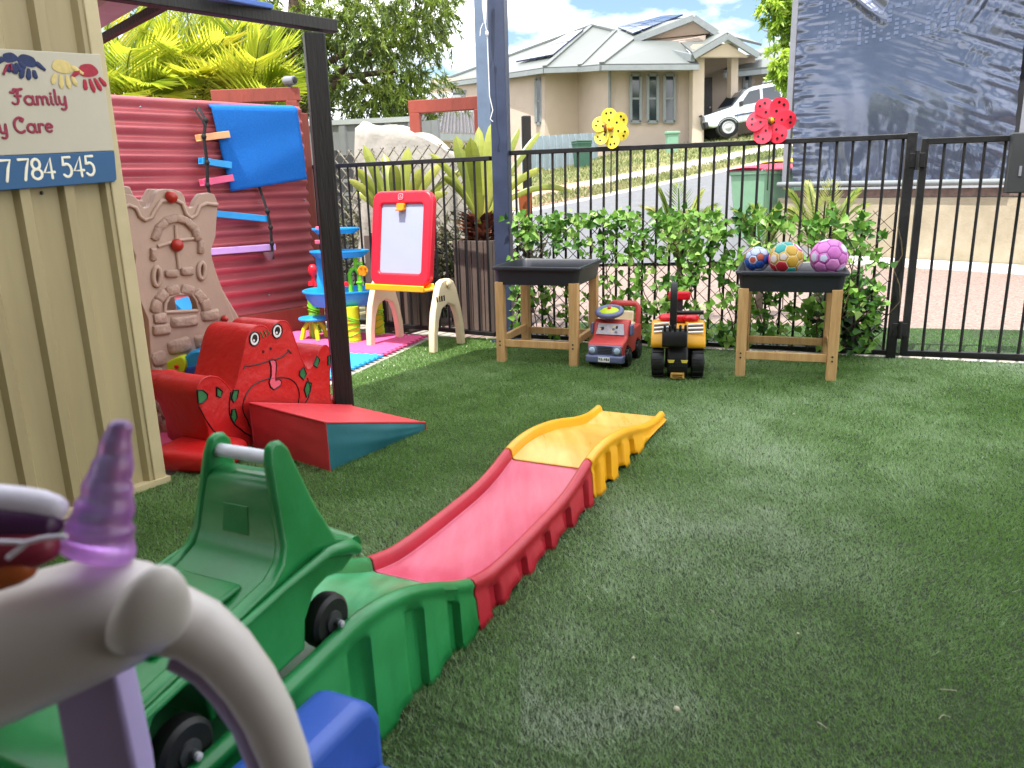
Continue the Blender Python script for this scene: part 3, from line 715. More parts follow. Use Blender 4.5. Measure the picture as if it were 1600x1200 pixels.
# planters with bromeliads
def planter(px, py_top, Y, w, label):
    c0 = P(px, py_top, Y); t = thing('tall_planter', label, 'planter', (c0.x, c0.y, 0), rz=-.5)
    h = c0.z; b = MB(); k = 6
    for side in range(4):
        for i in range(k):
            u = -w/2+w*(i+.5)/k; M_ = Matrix.Rotation(side*math.pi/2, 3, 'Z'); p = M_@Vector((u, -w/2+.01, h/2))
            b.box(p, (w/k-.006, .016, h), rz=side*math.pi/2)
    b.build('slats', M['planter'], t, bevel=.002)
    MB().box((0, 0, h-.03), (w-.06, w-.06, .03)).build('soil', M['soil'], t)
    return c0
pa = planter(622, 366, 5.75, .36, 'tall brown slatted planter behind the easel')
pb = planter(752, 374, 5.62, .30, 'tall brown slatted planter beside the blue post')
brm = leafmat('bromeliad_leaf', [(70, 84, 34), (112, 124, 46), (154, 160, 70), (186, 186, 104)], .35, .3)
def bromeliad(c, fronds, label):
    t = thing('bromeliad', label, 'plant', c)
    for (tx, ty, dy, w, bend) in fronds:
        tip = P(tx, ty, c.y+dy); b = []; n = 14
        mid = c.lerp(tip, .5)+Vector((0, 0, bend)); tq = random.uniform(.25, .75); V = []; F = []; tn = []
        dirv = (tip-c).normalized(); side = dirv.cross(Vector((0, -1, .25))).normalized()
        for i in range(n+1):
            u = i/n; p = c*(1-u)**2+mid*2*u*(1-u)+tip*u*u
            ww = w*min(1, .55+u*.6)*(1 if u < .75 else max(.03, math.sqrt(max(0, 1-((u-.75)/.25)**2))))
            dep = Vector((0, -1, .3)).normalized()*ww*.22
            V += [p-side*ww/2-dep*.6, p+dep*.4, p+side*ww/2-dep*.6]
        for i in range(n):
            F += [(3*i, 3*i+1, 3*i+4, 3*i+3), (3*i+1, 3*i+2, 3*i+5, 3*i+4)]; q = tq+.12*math.sin(i*.6); tn += [min(1, q+random.uniform(-.05, .05)), min(1, q+.12)]
        np_mesh('leaf', [tuple(v) for v in V], F, tn, brm, t, smooth=True)
    return t
c = pa+Vector((0, 0, -.02))
bromeliad(c, [(568, 226, .1, .075, .05), (638, 230, .1, .085, .05), (600, 240, .3, .08, .05), (556, 262, .0, .07, .1), (545, 280, -.1, .06, .12), (690, 255, .0, .07, .12), (735, 262, .05, .05, .16), (700, 300, -.1, .06, .14), (556, 300, .1, .05, .1), (660, 262, -.1, .08, .08), (615, 255, -.1, .09, .05)], 'broad olive bromeliad in the planter behind the easel')
rb = thing('bromeliad_skirt', 'dried brown leaf bases under the second bromeliad', 'plant', pb)
c = pb+Vector((0, 0, .10))
bromeliad(c, [(712, 212, .1, .10, .03), (772, 188, .1, .10, .02), (748, 198, .25, .08, .03), (672, 240, .0, .05, .14), (812, 200, .25, .06, .05), (845, 205, .3, .05, .08), (896, 300, .1, .05, .25), (690, 275, -.1, .05, .12), (735, 215, -.1, .1, .03), (790, 230, -.05, .08, .08), (850, 262, -.05, .05, .14)], 'larger bromeliad with upright leaves beside the blue post')
n = 160; a = RNG.uniform(0, 2*math.pi, n); z = RNG.uniform(0, 1, n)
pos = np.array(pb)+np.stack([np.cos(a)*.05, np.sin(a)*.05, z*.16-.02], 1); d = np.stack([np.cos(a), np.sin(a), RNG.uniform(.2, 1.4, n)], 1)
leaf_cloud('husk', pos, d, np.stack([np.cos(a)*0, np.sin(a)*0, np.ones(n)], 1), RNG.uniform(.08, .16, n), .05, RNG.random(n), leafmat('dry_husk', [(52, 28, 24), (108, 62, 48), (166, 112, 84)], .8, .1), rb)
# foliage mass low behind the short fence
def bush(name, c, r, n, ln, cols, label, wf=.5, stem=True):
    t = thing(name, label, 'shrub', (c[0], c[1], 0))
    u = unit(RNG.normal(0, 1, (n, 3))); rad = RNG.random(n)**.4
    pos = np.array(c)+u*rad[:, None]*np.array(r); pos[:, 2] = np.maximum(pos[:, 2], .03)
    pos += RNG.normal(0, .02, (n, 3)); d = unit(u+RNG.normal(0, .5, (n, 3)))
    L_ = RNG.uniform(.7, 1.3, n)*ln
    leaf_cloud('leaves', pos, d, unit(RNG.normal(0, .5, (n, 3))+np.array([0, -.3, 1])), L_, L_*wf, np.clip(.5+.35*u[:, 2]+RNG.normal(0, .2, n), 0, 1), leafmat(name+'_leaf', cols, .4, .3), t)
    if stem:
        b = MB()
        for k in range(5):
            a = k*1.3; b.tube([(c[0], c[1], -.02), (c[0]+r[0]*.3*math.cos(a), c[1]+r[1]*.3*math.sin(a), c[2]*.6), (c[0]+r[0]*.7*math.cos(a), c[1]+r[1]*.7*math.sin(a), c[2]+r[2]*.4)], [.012, .009, .004], 6)
        b.build('stems', M['bark'], t, smooth=60)
    return t
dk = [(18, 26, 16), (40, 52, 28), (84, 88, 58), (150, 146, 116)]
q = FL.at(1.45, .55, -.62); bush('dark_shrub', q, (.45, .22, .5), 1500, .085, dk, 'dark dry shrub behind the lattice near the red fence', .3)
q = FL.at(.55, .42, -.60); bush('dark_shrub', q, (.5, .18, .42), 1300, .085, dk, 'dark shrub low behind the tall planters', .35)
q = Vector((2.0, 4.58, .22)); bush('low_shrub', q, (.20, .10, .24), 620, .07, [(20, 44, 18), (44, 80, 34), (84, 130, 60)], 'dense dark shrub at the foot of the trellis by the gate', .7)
# ---------------------------------------------------------------- tray tables
def tray_table(loc, rz, label, w, d, h):
    t = thing('tray_table', label, 'table', loc, rz, 'pine tray tables by the trellis')
    lw = .05
    for x, y in ((0, 0), (w, 0), (0, d), (w, d)):
        MB().box((x, y, (h-.09)/2), (lw, lw, h-.09)).build('leg', M['pine'], t, bevel=.003)
        b = MB()
    for y in (0, d): MB().box((w/2, y, .115), (w-lw, .024, .042)).build('stretcher', M['pine'], t, bevel=.003)
    for x in (0, w): MB().box((x, d/2, .135), (.024, d-lw, .042)).build('stretcher', M['pine'], t, bevel=.003)
    b = MB()
    for x in (0, w):
        for z in (.105, .128): b.lathe([(.005, 0), (.005, .003)], 8, (x, -.0255, z), (0, -1, 0))
    b.build('screw_heads', M['darkgrey'], t)
    # deep rounded tray: outer wall, rolled rim, inner wall, floor
    o = .045; R_ = .045
    def ring(ins, z):
        pts = []; x0, x1, y0, y1 = -o+ins, w+o+.005-ins, -o+ins, d+o-ins; r = max(.012, R_-ins*.6)
        for cx, cy, a0 in ((x1-r, y1-r, 0), (x0+r, y1-r, 90), (x0+r, y0+r, 180), (x1-r, y0+r, 270)):
            pts += [(cx+r*math.cos(R(a0+15*k)), cy+r*math.sin(R(a0+15*k)), z) for k in range(7)]
        return pts
    rings = [ring(.028, h-.105), ring(.014, h-.02), ring(.0, h-.018), ring(-.002, h-.008), ring(.002, h), ring(.012, h+.001), ring(.018, h-.006), ring(.034, h-.09)]
    b = MB(); n = 28; vs = [p for r in rings for p in r]
    fs = [(i*n+j, i*n+(j+1) % n, (i+1)*n+(j+1) % n, (i+1)*n+j) for i in range(len(rings)-1) for j in range(n)]
    fs += [tuple(range(n)), tuple((len(rings)-1)*n+j for j in range(n))]
    b.add(vs, fs).build('tray', M['tray'], t, smooth=40)
    return t
a1 = math.atan2(-.166, .43); a2 = math.atan2(-.158, .452)
tray_table((-.055, 4.462, 0), a1, 'pine table with an empty black tray beside the toy truck', .445, .43, .565)
tray_table((1.215, 3.972, 0), a2, 'pine table with a black tray holding three balls', .448, .44, .558)
# three patchwork balls
def ball(cx, cy, r, Y, cols, label, seam, tilt):
    c = P(cx, cy, Y); t = thing('ball', label, 'ball', (c.x, c.y, c.z-r), group='balls lying in the black tray')
    bm = bmesh.new(); bmesh.ops.create_icosphere(bm, subdivisions=1, radius=1)
    bmesh.ops.bevel(bm, geom=bm.verts[:], offset=1.05146/3, offset_type='OFFSET', affect='VERTICES', segments=1) if False else None
    V = [v.co.normalized() for v in bm.verts]; E_ = [tuple(v.index for v in e.verts) for e in bm.edges]; Fc = [[v.index for v in f.verts] for f in bm.faces]; bm.free()
    third = lambda i, j: (V[i]*2+V[j])/3
    faces = [[q for k in range(3) for q in (third(f[k], f[(k+1) % 3]), third(f[(k+1) % 3], f[k]))] for f in Fc]
    for i in range(12):
        nb = [a if b_ == i else b_ for a, b_ in E_ if i in (a, b_)]
        x, y = frame_from(V[i]); nb.sort(key=lambda k: math.atan2(V[k].dot(y), V[k].dot(x)))
        faces.append([third(i, k) for k in nb])
    Q = Matrix.Rotation(tilt[0], 3, 'X')@Matrix.Rotation(tilt[1], 3, 'Z'); b = MB(); rnd = random.Random(tilt[2])
    for fi, f in enumerate(faces):
        cen = sum(f, Vector())/len(f); k = len(f); mi = cols(fi, rnd)
        rings = [(1.0, 0.975), (.93, 1.0), (.62, 1.012), (.3, 1.016)]
        vs = []; fs = []
        for s_, rr in rings:
            for j in range(k):
                for m_ in range(3):
                    p = f[j].lerp(f[(j+1) % k], m_/3); p = (cen.lerp(p, s_)).normalized()*rr*r; vs.append(c+Q@p)
        n = 3*k
        for i in range(len(rings)-1): fs += [(i*n+j, i*n+(j+1) % n, (i+1)*n+(j+1) % n, (i+1)*n+j) for j in range(n)]
        fs.append(tuple((len(rings)-1)*n+j for j in range(n)))
        nb_ = len(rings)-1
        o = len(b.m); b.add(vs, fs, mi)
        for j in range(n): b.m[o+j] = len(seam)-1
        if len(seam) > 3 and fi % 3 == 0:
            for q in range(o+n*2, len(b.m)): b.m[q] = len(seam)-2
    b.build('shell', seam, t, smooth=50)
pm = lambda n, c: mat(n, c, .45, .06, 14)
mm = [pm('ball_teal', (30, 150, 146)), pm('ball_pink', (214, 66, 140)), pm('ball_red', (176, 36, 52)), pm('ball_ochre', (190, 150, 50)), pm('ball_print', (206, 196, 196)), pm('ball_seam_cream', (214, 204, 170))]
ball(1228, 404, .086, 4.02, lambda f, r: r.randint(0, 3), 'patchwork ball of teal, pink, red and ochre panels', mm, (.3, .4, 3))
kk = [pm('ball_rose', (206, 118, 190)), pm('ball_rosetwo', (192, 100, 178)), pm('ball_rosethree', (214, 132, 198)), pm('ball_roseprint', (196, 202, 226)), pm('ball_rose_seam', (150, 80, 150))]
ball(1295, 402, .092, 3.98, lambda f, r: r.randint(0, 2), 'pink and lilac soccer ball with pale round prints', kk, (.55, .2, 5))
bb = [pm('ball_blue', (42, 84, 168)), pm('ball_paleblue', (180, 194, 222)), pm('ball_brick', (176, 82, 62)), pm('ball_darkseam', (40, 50, 84))]
ball(1183, 405, .066, 4.12, lambda f, r: r.choice([0, 0, 1, 1, 1, 2]), 'small blue and white ball with one orange side', bb[:3]+[bb[3]], (.2, .9, 8))
# ---------------------------------------------------------------- roller track
TA = Vector((.64, 3.169, 0)); TU = Vector((-.4318, -.902, 0)); TN = Vector((-.902, .4318, 0))
def T3(s, t, z): return TA+TU*s+TN*t+Vector((0, 0, z))
KS = [-.01, .05, .10, .19, .30, .42, .55, .657, .75, .83, .90, .965, 1.04, 1.12, 1.2, 1.385, 1.545, 1.635, 1.73, 1.80, 1.86, 1.93, 2.01, 2.09, 2.16, 2.3, 2.5, 2.8]
KZ = [.048, .046, .046, .056, .076, .106, .134, .150, .160, .161, .155, .142, .122, .108, .101, .097, .097, .102, .122, .150, .180, .212, .241, .258, .264, .252, .238, .236]
def zr(s):
    # smooth the knots a little
    return sum(float(np.interp(s+d, KS, KZ)) for d in (-.03, -.015, 0, .015, .03))/5
TW = .285
tr = thing('coaster_track', 'three-piece plastic toy roller track of green, red and yellow sections across the turf', 'toy track', T3(1.4, TW/2, 0))
def track(name, s0, s1, m, bed, legs, ribs):
    b = MB(); n = int((s1-s0)/.009)+2; ss = [s0+(s1-s0)*i/(n-1) for i in range(n)]
    bedz = lambda s: max(.026-.004*min(1, s/.3), zr(s)-.034)
    def foot(s):
        v = .020
        for a in legs:
            if abs(s-a) < .05: v = min(v, 0 if abs(s-a) < .034 else .020*(abs(s-a)-.034)/.016)
        return min(v, max(0, zr(s)-.03))
    def pocket(s):
        v = 0
        for a, w in ribs:
            v = max(v, min(1, max(0, (w/2+.006-abs(s-a))/.006)))
        return v
    def prof(s):
        d = .016*pocket(s); zl = max(zr(s)-.046, foot(s)+.002)
        return [(-.024+d, foot(s)), (-.019+d, min(zl, foot(s)+.016)), (-.015+d, zl), (-.010, zl+.010), (-.010, zr(s)-.020), (-.014, zr(s)-.010), (-.010, zr(s)-.001), (-.002, zr(s)+.004), (.007, zr(s)+.003), (.013, zr(s)-.004), (.017, bedz(s)+.004), (.024, bedz(s))]
    rows = []
    for s in ss:
        L_ = prof(s); rows.append([T3(s, t, z) for t, z in L_]+[T3(s, TW-t, z) for t, z in reversed(L_)])
    k = len(rows[0]); vs = [p for r_ in rows for p in r_]
    b.add(vs, [(i*k+j, i*k+j+1, (i+1)*k+j+1, (i+1)*k+j) for i in range(n-1) for j in range(k-1)])
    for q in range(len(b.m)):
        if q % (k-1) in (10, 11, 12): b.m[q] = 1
    return b.build(name, [m, bed], tr, smooth=50, solid=.004)
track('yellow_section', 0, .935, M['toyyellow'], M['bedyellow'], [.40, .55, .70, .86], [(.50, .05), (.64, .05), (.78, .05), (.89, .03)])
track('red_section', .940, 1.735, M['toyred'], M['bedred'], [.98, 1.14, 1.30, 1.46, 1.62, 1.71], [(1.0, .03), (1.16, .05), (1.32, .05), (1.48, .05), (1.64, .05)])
track('green_section', 1.740, 2.80, M['toygreen'], M['bedgreen'], [1.80, 1.96, 2.12, 2.30, 2.5, 2.72], [(1.84, .04), (1.99, .05), (2.17, .05), (2.40, .05), (2.62, .05)])
# entry steps beside the green end
st = thing('entry_step', 'blue moulded step block beside the green end of the track', 'step', T3(2.4, -.12, 0))
b = MB()
def hump(s0, s1, t0, t1, h, n=14):
    prof = [T3(s0, t0, 0)]+[T3(s0+.018*(i/4)**1.2, t0, h-.03*(1-i/4)**2) for i in range(1, 5)]+[T3(s1, t0, h), T3(s1, t0, 0)]
    return prof
b.prism([T3(2.28, -.045, 0), T3(2.283, -.045, .20), T3(2.30, -.045, .235), T3(2.33, -.045, .25), T3(2.8, -.045, .25), T3(2.8, -.045, 0)], -TN, 0, .10)
b.build('upper_step', M['toyblue'], st, bevel=.022, seg=4, smooth=60)
b = MB(); b.prism([T3(2.295, -.147, 0), T3(2.297, -.147, .115), T3(2.31, -.147, .132), T3(2.33, -.147, .137), T3(2.8, -.147, .137), T3(2.8, -.147, 0)], -TN, 0, .10)
b.build('lower_step', M['toyblue'], st, bevel=.02, seg=4, smooth=60)
# ---------------------------------------------------------------- green coaster car
ca = thing('coaster_car', 'green ride-on coaster car with a pale handle bar, parked on the green track', 'ride-on toy', T3(2.36, TW/2, zr(2.36)-.03))
t0, t1 = .022, TW-.022
def tap(b):      # the high back narrows towards its handle
    out = []
    for v in b.v:
        v = Vector(v); t = (v-TA).dot(TN); k_ = min(1, max(0, (v.z-.37)/.23)); out.append(tuple(v+TN*((t-TW/2)*-.43*k_-.014*k_)))
    b.v = out; return b
hull = [(2.115, .362), (2.125, .398), (2.165, .412), (2.19, .49), (2.206, .545), (2.222, .556), (2.252, .556), (2.263, .545), (2.267, .50), (2.271, .45), (2.282, .424), (2.31, .406), (2.36, .388), (2.52, .365), (2.63, .335), (2.66, .300), (2.655, .262), (2.58, .256), (2.572, .30), (2.55, .33), (2.51, .345), (2.475, .33), (2.458, .30), (2.455, .252), (2.255, .262), (2.25, .31), (2.225, .345), (2.19, .352), (2.155, .345)]
b = MB(); b.prism([T3(s, t0+.012, z) for s, z in hull], TN, 0, t1-t0-.024)
side = [(2.108, .362), (2.116, .402), (2.150, .416), (2.180, .485), (2.204, .568), (2.212, .596), (2.226, .612), (2.242, .616), (2.257, .609), (2.264, .585), (2.268, .52), (2.2735, .45), (2.285, .427), (2.313, .409), (2.40, .392), (2.52, .374), (2.63, .350), (2.668, .310), (2.66, .258), (2.585, .252), (2.575, .30), (2.55, .335), (2.51, .348), (2.47, .335), (2.45, .30), (2.445, .248), (2.26, .258), (2.252, .31), (2.225, .348), (2.19, .356), (2.15, .348)]
body = tap(b).build('body', M['toygreen'], ca, bevel=.006, seg=2, smooth=50)
for nm, ta in (('side_panel', t0), ('side_panel', t1-.026)):
    b = MB(); b.prism([T3(s, ta, z) for s, z in side], TN, 0, .026)
    tap(b).build(nm, M['toygreen'], ca, bevel=.008, seg=3, smooth=50)
b = MB(); b.tube([T3(2.24, t0+.015, .585), T3(2.24, t1-.015, .585)], .0115, 16); tap(b).build('handle_bar', M['handle'], ca, smooth=50)
b = MB(); q = [T3(2.2685, .10, .485), T3(2.2685, .185, .485), T3(2.2665, .185, .525), T3(2.2665, .10, .525)]
b.prism([T3(2.2745, .11, .455), T3(2.2745, .18, .455), T3(2.2708, .18, .505), T3(2.2708, .11, .505)], -TU, .0030, .0080); tap(b).build('label_plate', M['toygreen'], body, bevel=.001)
b = MB(); b.prism([T3(2.33, .075, .3935), T3(2.33, TW-.075, .3935), T3(2.50, TW-.085, .368), T3(2.50, .085, .368)], (0, 0, 1), 0, .012); b.build('seat_pad', M['toygreen'], body, bevel=.007, seg=3, smooth=50)
# rim bead and bumper along the flanks
for ta in (t0-.006, t1+.006):
    b = MB(); b.tube([T3(2.112, ta, .375), T3(2.135, ta, .392), T3(2.19, ta, .405), T3(2.3, ta, .395), T3(2.45, ta, .372), T3(2.6, ta, .345), T3(2.66, ta, .322)], [.010, .014, .010, .007, .007, .007, .006], 10)
    b.build('flank_bead', M['toygreen'], body, smooth=60)
b = MB(); b.tube([T3(2.112, t0, .382), T3(2.104, TW*.35, .386), T3(2.104, TW*.65, .386), T3(2.112, t1, .382)], .017, 12); b.build('bumper', M['toygreen'], body, smooth=60)
for s in (2.195, 2.515):
    for tt, d in ((t0+.010, 1), (t1-.010, -1)):
        zc = zr(s)-.034+.049
        w_ = MB().lathe([(.012, -.017), (.040, -.018), (.047, -.012), (.049, 0), (.047, .012), (.040, .018), (.012, .017)], 28, T3(s, tt, zc), TN).build('wheel', M['rubber'], ca, smooth=35)
        MB().lathe([(.020, 0), (.019, .004), (.008, .006), (.007, .012), (.002, .014)], 16, T3(s, tt-d*.017, zc), -TN*d).build('hub', M['darkgrey'], w_, smooth=35)
        MB().lathe([(.006, 0), (.006, .006), (.002, .008)], 12, T3(s, tt-d*.031, zc), -TN*d).build('axle_cap', M['chrome'], w_, smooth=35)
# ---------------------------------------------------------------- soft wedge
A_, B_ = Vector((-1.054, 2.971, 0)), Vector((-.682, 2.676, 0)); D_ = Vector((.305, .478, 0))
w_ = thing('soft_wedge', 'red vinyl soft play wedge with teal side panels', 'soft play wedge', (A_+B_)/2)
H_ = Vector((0, 0, .19)); e = (B_-A_).normalized()*.004; TH = Vector((0, 0, .035))
b = MB(); a0, b0, a1_, b1_ = A_+e, B_-e, A_+D_+e, B_+D_-e
def soft(p, q, r, s, bulge, nn, n=14):
    def fn(u, v):
        x = p.lerp(q, u).lerp(s.lerp(r, u), v); e_ = math.sin(math.pi*u)*math.sin(math.pi*v); return x+nn*(bulge*e_+.0028*e_**.5*math.sin(11*u+6*v)*math.sin(9*v-5*u+1))
    return fn
nf = Vector((-D_.x, -D_.y, 0)).normalized(); nr_ = (B_-A_).normalized()
b.grid(soft(a0, b0, b0+H_, a0+H_, .006, nf), 14, 10); b.grid(soft(a0+H_, b0+H_, b1_+TH, a1_+TH, .004, Vector((0, 0, 1))), 14, 14)
b.grid(soft(a1_, b1_, b1_+TH, a1_+TH, .004, -nf), 10, 6)
b.build('cover', M['wedgered'], w_, smooth=50, weld=.0008)
for base, s_ in ((B_, 1), (A_, -1)):
    b = MB(); b.grid(soft(base, base+D_, base+D_+TH, base+H_, .010, nr_*s_), 18, 12); b.build('side_panel', M['teal'], w_, smooth=60)
    b = MB(); b.tube([base, base+H_, base+D_+TH, base+D_], .0042, 8); b.build('piping', M['wedgered'], w_, smooth=60)
b = MB(); b.tube([A_+H_, B_+H_], .0045, 8); b.build('piping', M['wedgered'], w_, smooth=60)
# ---------------------------------------------------------------- frog chair
FP = Plane((-1.12, 2.93), (.50, .866))
fr = thing('frog_chair', 'red vinyl frog chair with a printed face and tongue', 'soft chair', FP.at(.35, 0, -.1))
outline = [(340, 706), (322, 668), (309, 632), (304, 612), (309, 597), (322, 588), (338, 590), (350, 600), (360, 611), (366, 598), (374, 566), (382, 532), (390, 515), (402, 508), (413, 512), (419, 522), (424, 514), (430, 504), (440, 501), (449, 508), (458, 532), (468, 560), (478, 577), (488, 566), (494, 552), (501, 541), (509, 541), (513, 556), (512, 590), (513, 622), (516, 648), (470, 690)]
def spline(pts, k=4):
    out = []; n = len(pts)
    for i in range(n):
        p0, p1, p2, p3 = (Vector((*pts[(i+j-1) % n], 0)) for j in range(4))
        for m_ in range(k):
            t = m_/k; out.append(.5*((2*p1)+(p2-p0)*t+(2*p0-5*p1+4*p2-p3)*t*t+(3*p1-p0-3*p2+p3)*t**3))
    return [(p.x, p.y) for p in out]
oc = spline(outline, 3); cen = sum((FP.px(*p) for p in oc), Vector())/len(oc)
rings = [(.99, 0.012), (1.0, .0), (1.006, -.03), (1.012, -.12), (1.008, -.22), (.99, -.245), (.93, -.255)]
b = MB(); n = len(oc); vs = []
for sc_, off_ in rings:
    for i, p in enumerate(oc):
        q = FP.px(*p); q = cen+(q-cen)*sc_; vs.append(q+FP.n*(off_+(.006*math.sin(i*1.7) if -.2 < off_ < -.05 else 0)))
fs = [(i*n+j, i*n+(j+1) % n, (i+1)*n+(j+1) % n, (i+1)*n+j) for i in range(len(rings)-1) for j in range(n)]
fs += [tuple(range(n)), tuple((len(rings)-1)*n+j for j in range(n))]
fbody = b.add(vs, fs).build('body', M['vinylred'], fr, smooth=50)
b = MB(); b.tube([FP.px(*p, .010) for p in oc]+[FP.px(*oc[0], .010)], .0035, 6); b.build('seam', M['vinylred'], fbody, smooth=60)
foff = .0125
def pen(name, pts, r, m, closed=False, par=None):
    q = [FP.px(*p, foff) for p in pts]
    if closed: q.append(q[0])
    return MB().tube(q, r, 6).build(name, m, par or fr, smooth=60)
def patch(name, pts, m, o=.0, par=None, line_=True, w=.0035):
    q = [FP.px(*p, foff) for p in pts]
    x = MB().prism(q, FP.n, -.001, .0014+o).build(name, m, par or fr)
    if line_: MB().tube([v+FP.n*.001 for v in q]+[q[0]+FP.n*.001], w, 6).build('outline', M['blackline'], x, smooth=60)
    return x
def ell(cx, cy, rx, ry, n=18, rot=0): return [(cx+rx*math.cos(t)*math.cos(rot)-ry*math.sin(t)*math.sin(rot), cy+rx*math.cos(t)*math.sin(rot)+ry*math.sin(t)*math.cos(rot)) for t in [2*math.pi*i/n for i in range(n)]]
for cx, cy in ((394, 529), (429.5, 517)):
    e_ = patch('eye', ell(cx, cy, 7.5, 11, rot=.12), M['white'])
    patch('pupil', ell(cx+.3, cy-.5, 4.2, 6.5, rot=.12), M['blackline'], .0006, e_, False)
    patch('glint', ell(cx-1.2, cy+2.5, 1.4, 2, 10), M['white'], .0016, e_, False)
pen('mouth', [(377, 576), (380, 571), (388, 571), (400, 569), (415, 564), (428, 561), (438, 557), (445, 551), (449, 547)], .0030, M['blackline']); pen('mouth', [(446, 546), (449, 549), (452, 552)], .0028, M['blackline'])
for cx in (408, 419.5): patch('nostril', ell(cx, 549-(cx-408)*.4, 1.6, 2.4, 10), M['blackline'], 0, None, False)
for x in (406, 411, 416): pen('brow_mark', [(x-2.5, 518-(x-406)*.3), (x+1.5, 527-(x-406)*.3)], .0030, M['spotgreen'])
patch('tongue', [(417, 563), (422, 561), (427, 563), (428, 572), (427, 584), (427, 594), (432, 592), (436, 595), (435, 601), (431, 604), (428, 606), (424, 608), (419, 604), (417, 597), (420, 586), (420, 572)], M['pinktongue'], .001)
pen('tongue_line', [(423, 563), (425.5, 575), (423, 588), (424, 598)], .002, M['blackline'])
pen('belly_line', spline([(395, 668), (383, 655), (376, 638), (380, 618), (392, 602), (407, 594), (425, 590), (445, 590), (458, 598), (464, 612), (463, 628), (458, 642)], 3)[:-3], .0030, M['blackline'])
pen('leg_line', [(357, 612), (355, 630), (355, 646), (363, 662), (380, 676), (392, 682)], .0030, M['blackline']); pen('leg_line', [(307, 634), (318, 655), (330, 672), (344, 684)], .0026, M['blackline'])
pen('leg_line', [(477, 590), (481, 604), (479, 620), (470, 636), (464, 646)], .0030, M['blackline'])
for pts in ([(304, 609), (313, 609), (320, 615), (320, 622), (312, 629), (306, 630)], [(335, 604), (344, 611), (341, 620), (335, 618)], [(361, 609), (369, 609), (367, 621), (361, 628), (358, 621)], [(359, 639), (364, 638), (367, 651), (362, 661), (357, 652)], [(465, 580), (471, 573), (475, 584), (471, 593), (464, 586)], [(476, 596), (483, 598), (481, 612), (475, 620), (472, 608)], [(486, 570), (492, 556), (496, 562), (492, 574)], [(509, 557), (512.5, 554), (512.5, 568), (509, 570)]):
    patch('spot', pts, M['spotgreen'])
# padded arms run back from the face, feet lie on the ground
def arm(pts, name='arm', rr=.05):
    b = MB(); q = [FP.px(*p) for p in pts]; cc = sum(q, Vector())/len(q); n = len(q); vs = []
    for sc_, off_ in ((.90, -.002), (1.0, -.02), (1.05, -.12), (1.06, -.24), (1.0, -.32), (.8, -.345), (.4, -.35)):
        for v in q:
            w = cc+(v-cc)*sc_; zz = min(1, max(0, (w.z-.06)/.26)); vs.append(w+FP.n*(off_*(.42+.58*zz*zz*(3-2*zz)))+Vector((0, 0, .004*math.sin(40*off_+9*w.z))))
    fs = [(i*n+j, i*n+(j+1) % n, (i+1)*n+(j+1) % n, (i+1)*n+j) for i in range(6) for j in range(n)]+[tuple(range(n)), tuple(6*n+j for j in range(n))]
    b.add(vs, fs).build(name, M['vinylred'], fr, smooth=60)
arm(spline([(306, 612), (312, 597), (324, 590), (338, 594), (350, 608), (352, 640), (350, 690), (335, 700), (322, 668), (310, 634)], 3))
arm(spline([(480, 585), (488, 568), (496, 551), (504, 544), (511, 552), (511, 590), (512, 622), (512, 645), (490, 650)], 3))
def foot(c, d, l, w, h):
    def fn(u, v):
        a = 2*math.pi*u; p = -math.pi/2+math.pi*v; cp = abs(math.cos(p))**.35; e = lambda x: math.copysign(abs(x)**.55, x)
        return c+d*(l/2*e(math.cos(a))*cp)+Vector((-d.y, d.x, 0))*(w/2*e(math.sin(a))*cp)+Vector((0, 0, h/2+h/2*math.copysign(abs(math.sin(p))**.6, math.sin(p))))
    MB().grid(fn, 33, 13).build('foot', M['vinylred'], fr, smooth=70, weld=.0005)
foot(Vector((-1.20, 2.80, 0)), Vector((.86, -.25, 0)).normalized(), .32, .25, .085)
foot(G(505, 640)+Vector((-.04, .02, 0)), Vector((.9, -.4, 0)).normalized(), .24, .16, .06)
# ---------------------------------------------------------------- foam mats
def jig(c, u, v, L_, W_, teeth=11, out=(1, 1, 1, 1)):
    """outline of a jigsaw-edged tile"""
    q = []; sides = [(c, u, L_, -v), (c+u*L_, v, W_, u), (c+u*L_+v*W_, -u, L_, v), (c+v*W_, -v, W_, -u)]
    for i, (p, d, l, n_) in enumerate(sides):
        st = l/teeth
        for k in range(teeth):
            a = p+d*(st*k); h = .022*out[i]
            q += [a+d*st*.10, a+d*st*.0+n_*h, a+d*st*.55+n_*h, a+d*st*.45]
    return q
EU = -EDGEU; EV = EDGEN
for k, (i, j, m_, lab) in enumerate([(0, 0, 'matpink', 'pink foam mat with jigsaw edge under the water table'), (1, 0, 'matblue', 'blue foam mat with jigsaw edge beside the black post'), (2, 0, 'matpink', 'pink foam mat under the frog chair'), (3, 0, 'matpink', 'pink foam mat beside the cream shed'), (0, 1, 'matpink', 'pink foam mat against the red fence plinth'), (1, 1, 'matpink', 'pink foam mat behind the castle'), (2, 1, 'matpink', 'pink foam mat under the castle'), (3, 1, 'matpink', 'pink foam mat beside the shed corner')]):
    c0 = EDGE0+EDGEN*(.06+.64*j)+EU*(.02+.64*i)
    o = MB().prism(jig(c0, EU, EV, .625, .62), (0, 0, 1), .001, .013).build('foam_mat', M[m_])
    tag(o, lab, 'foam mat', 'jigsaw foam mats')
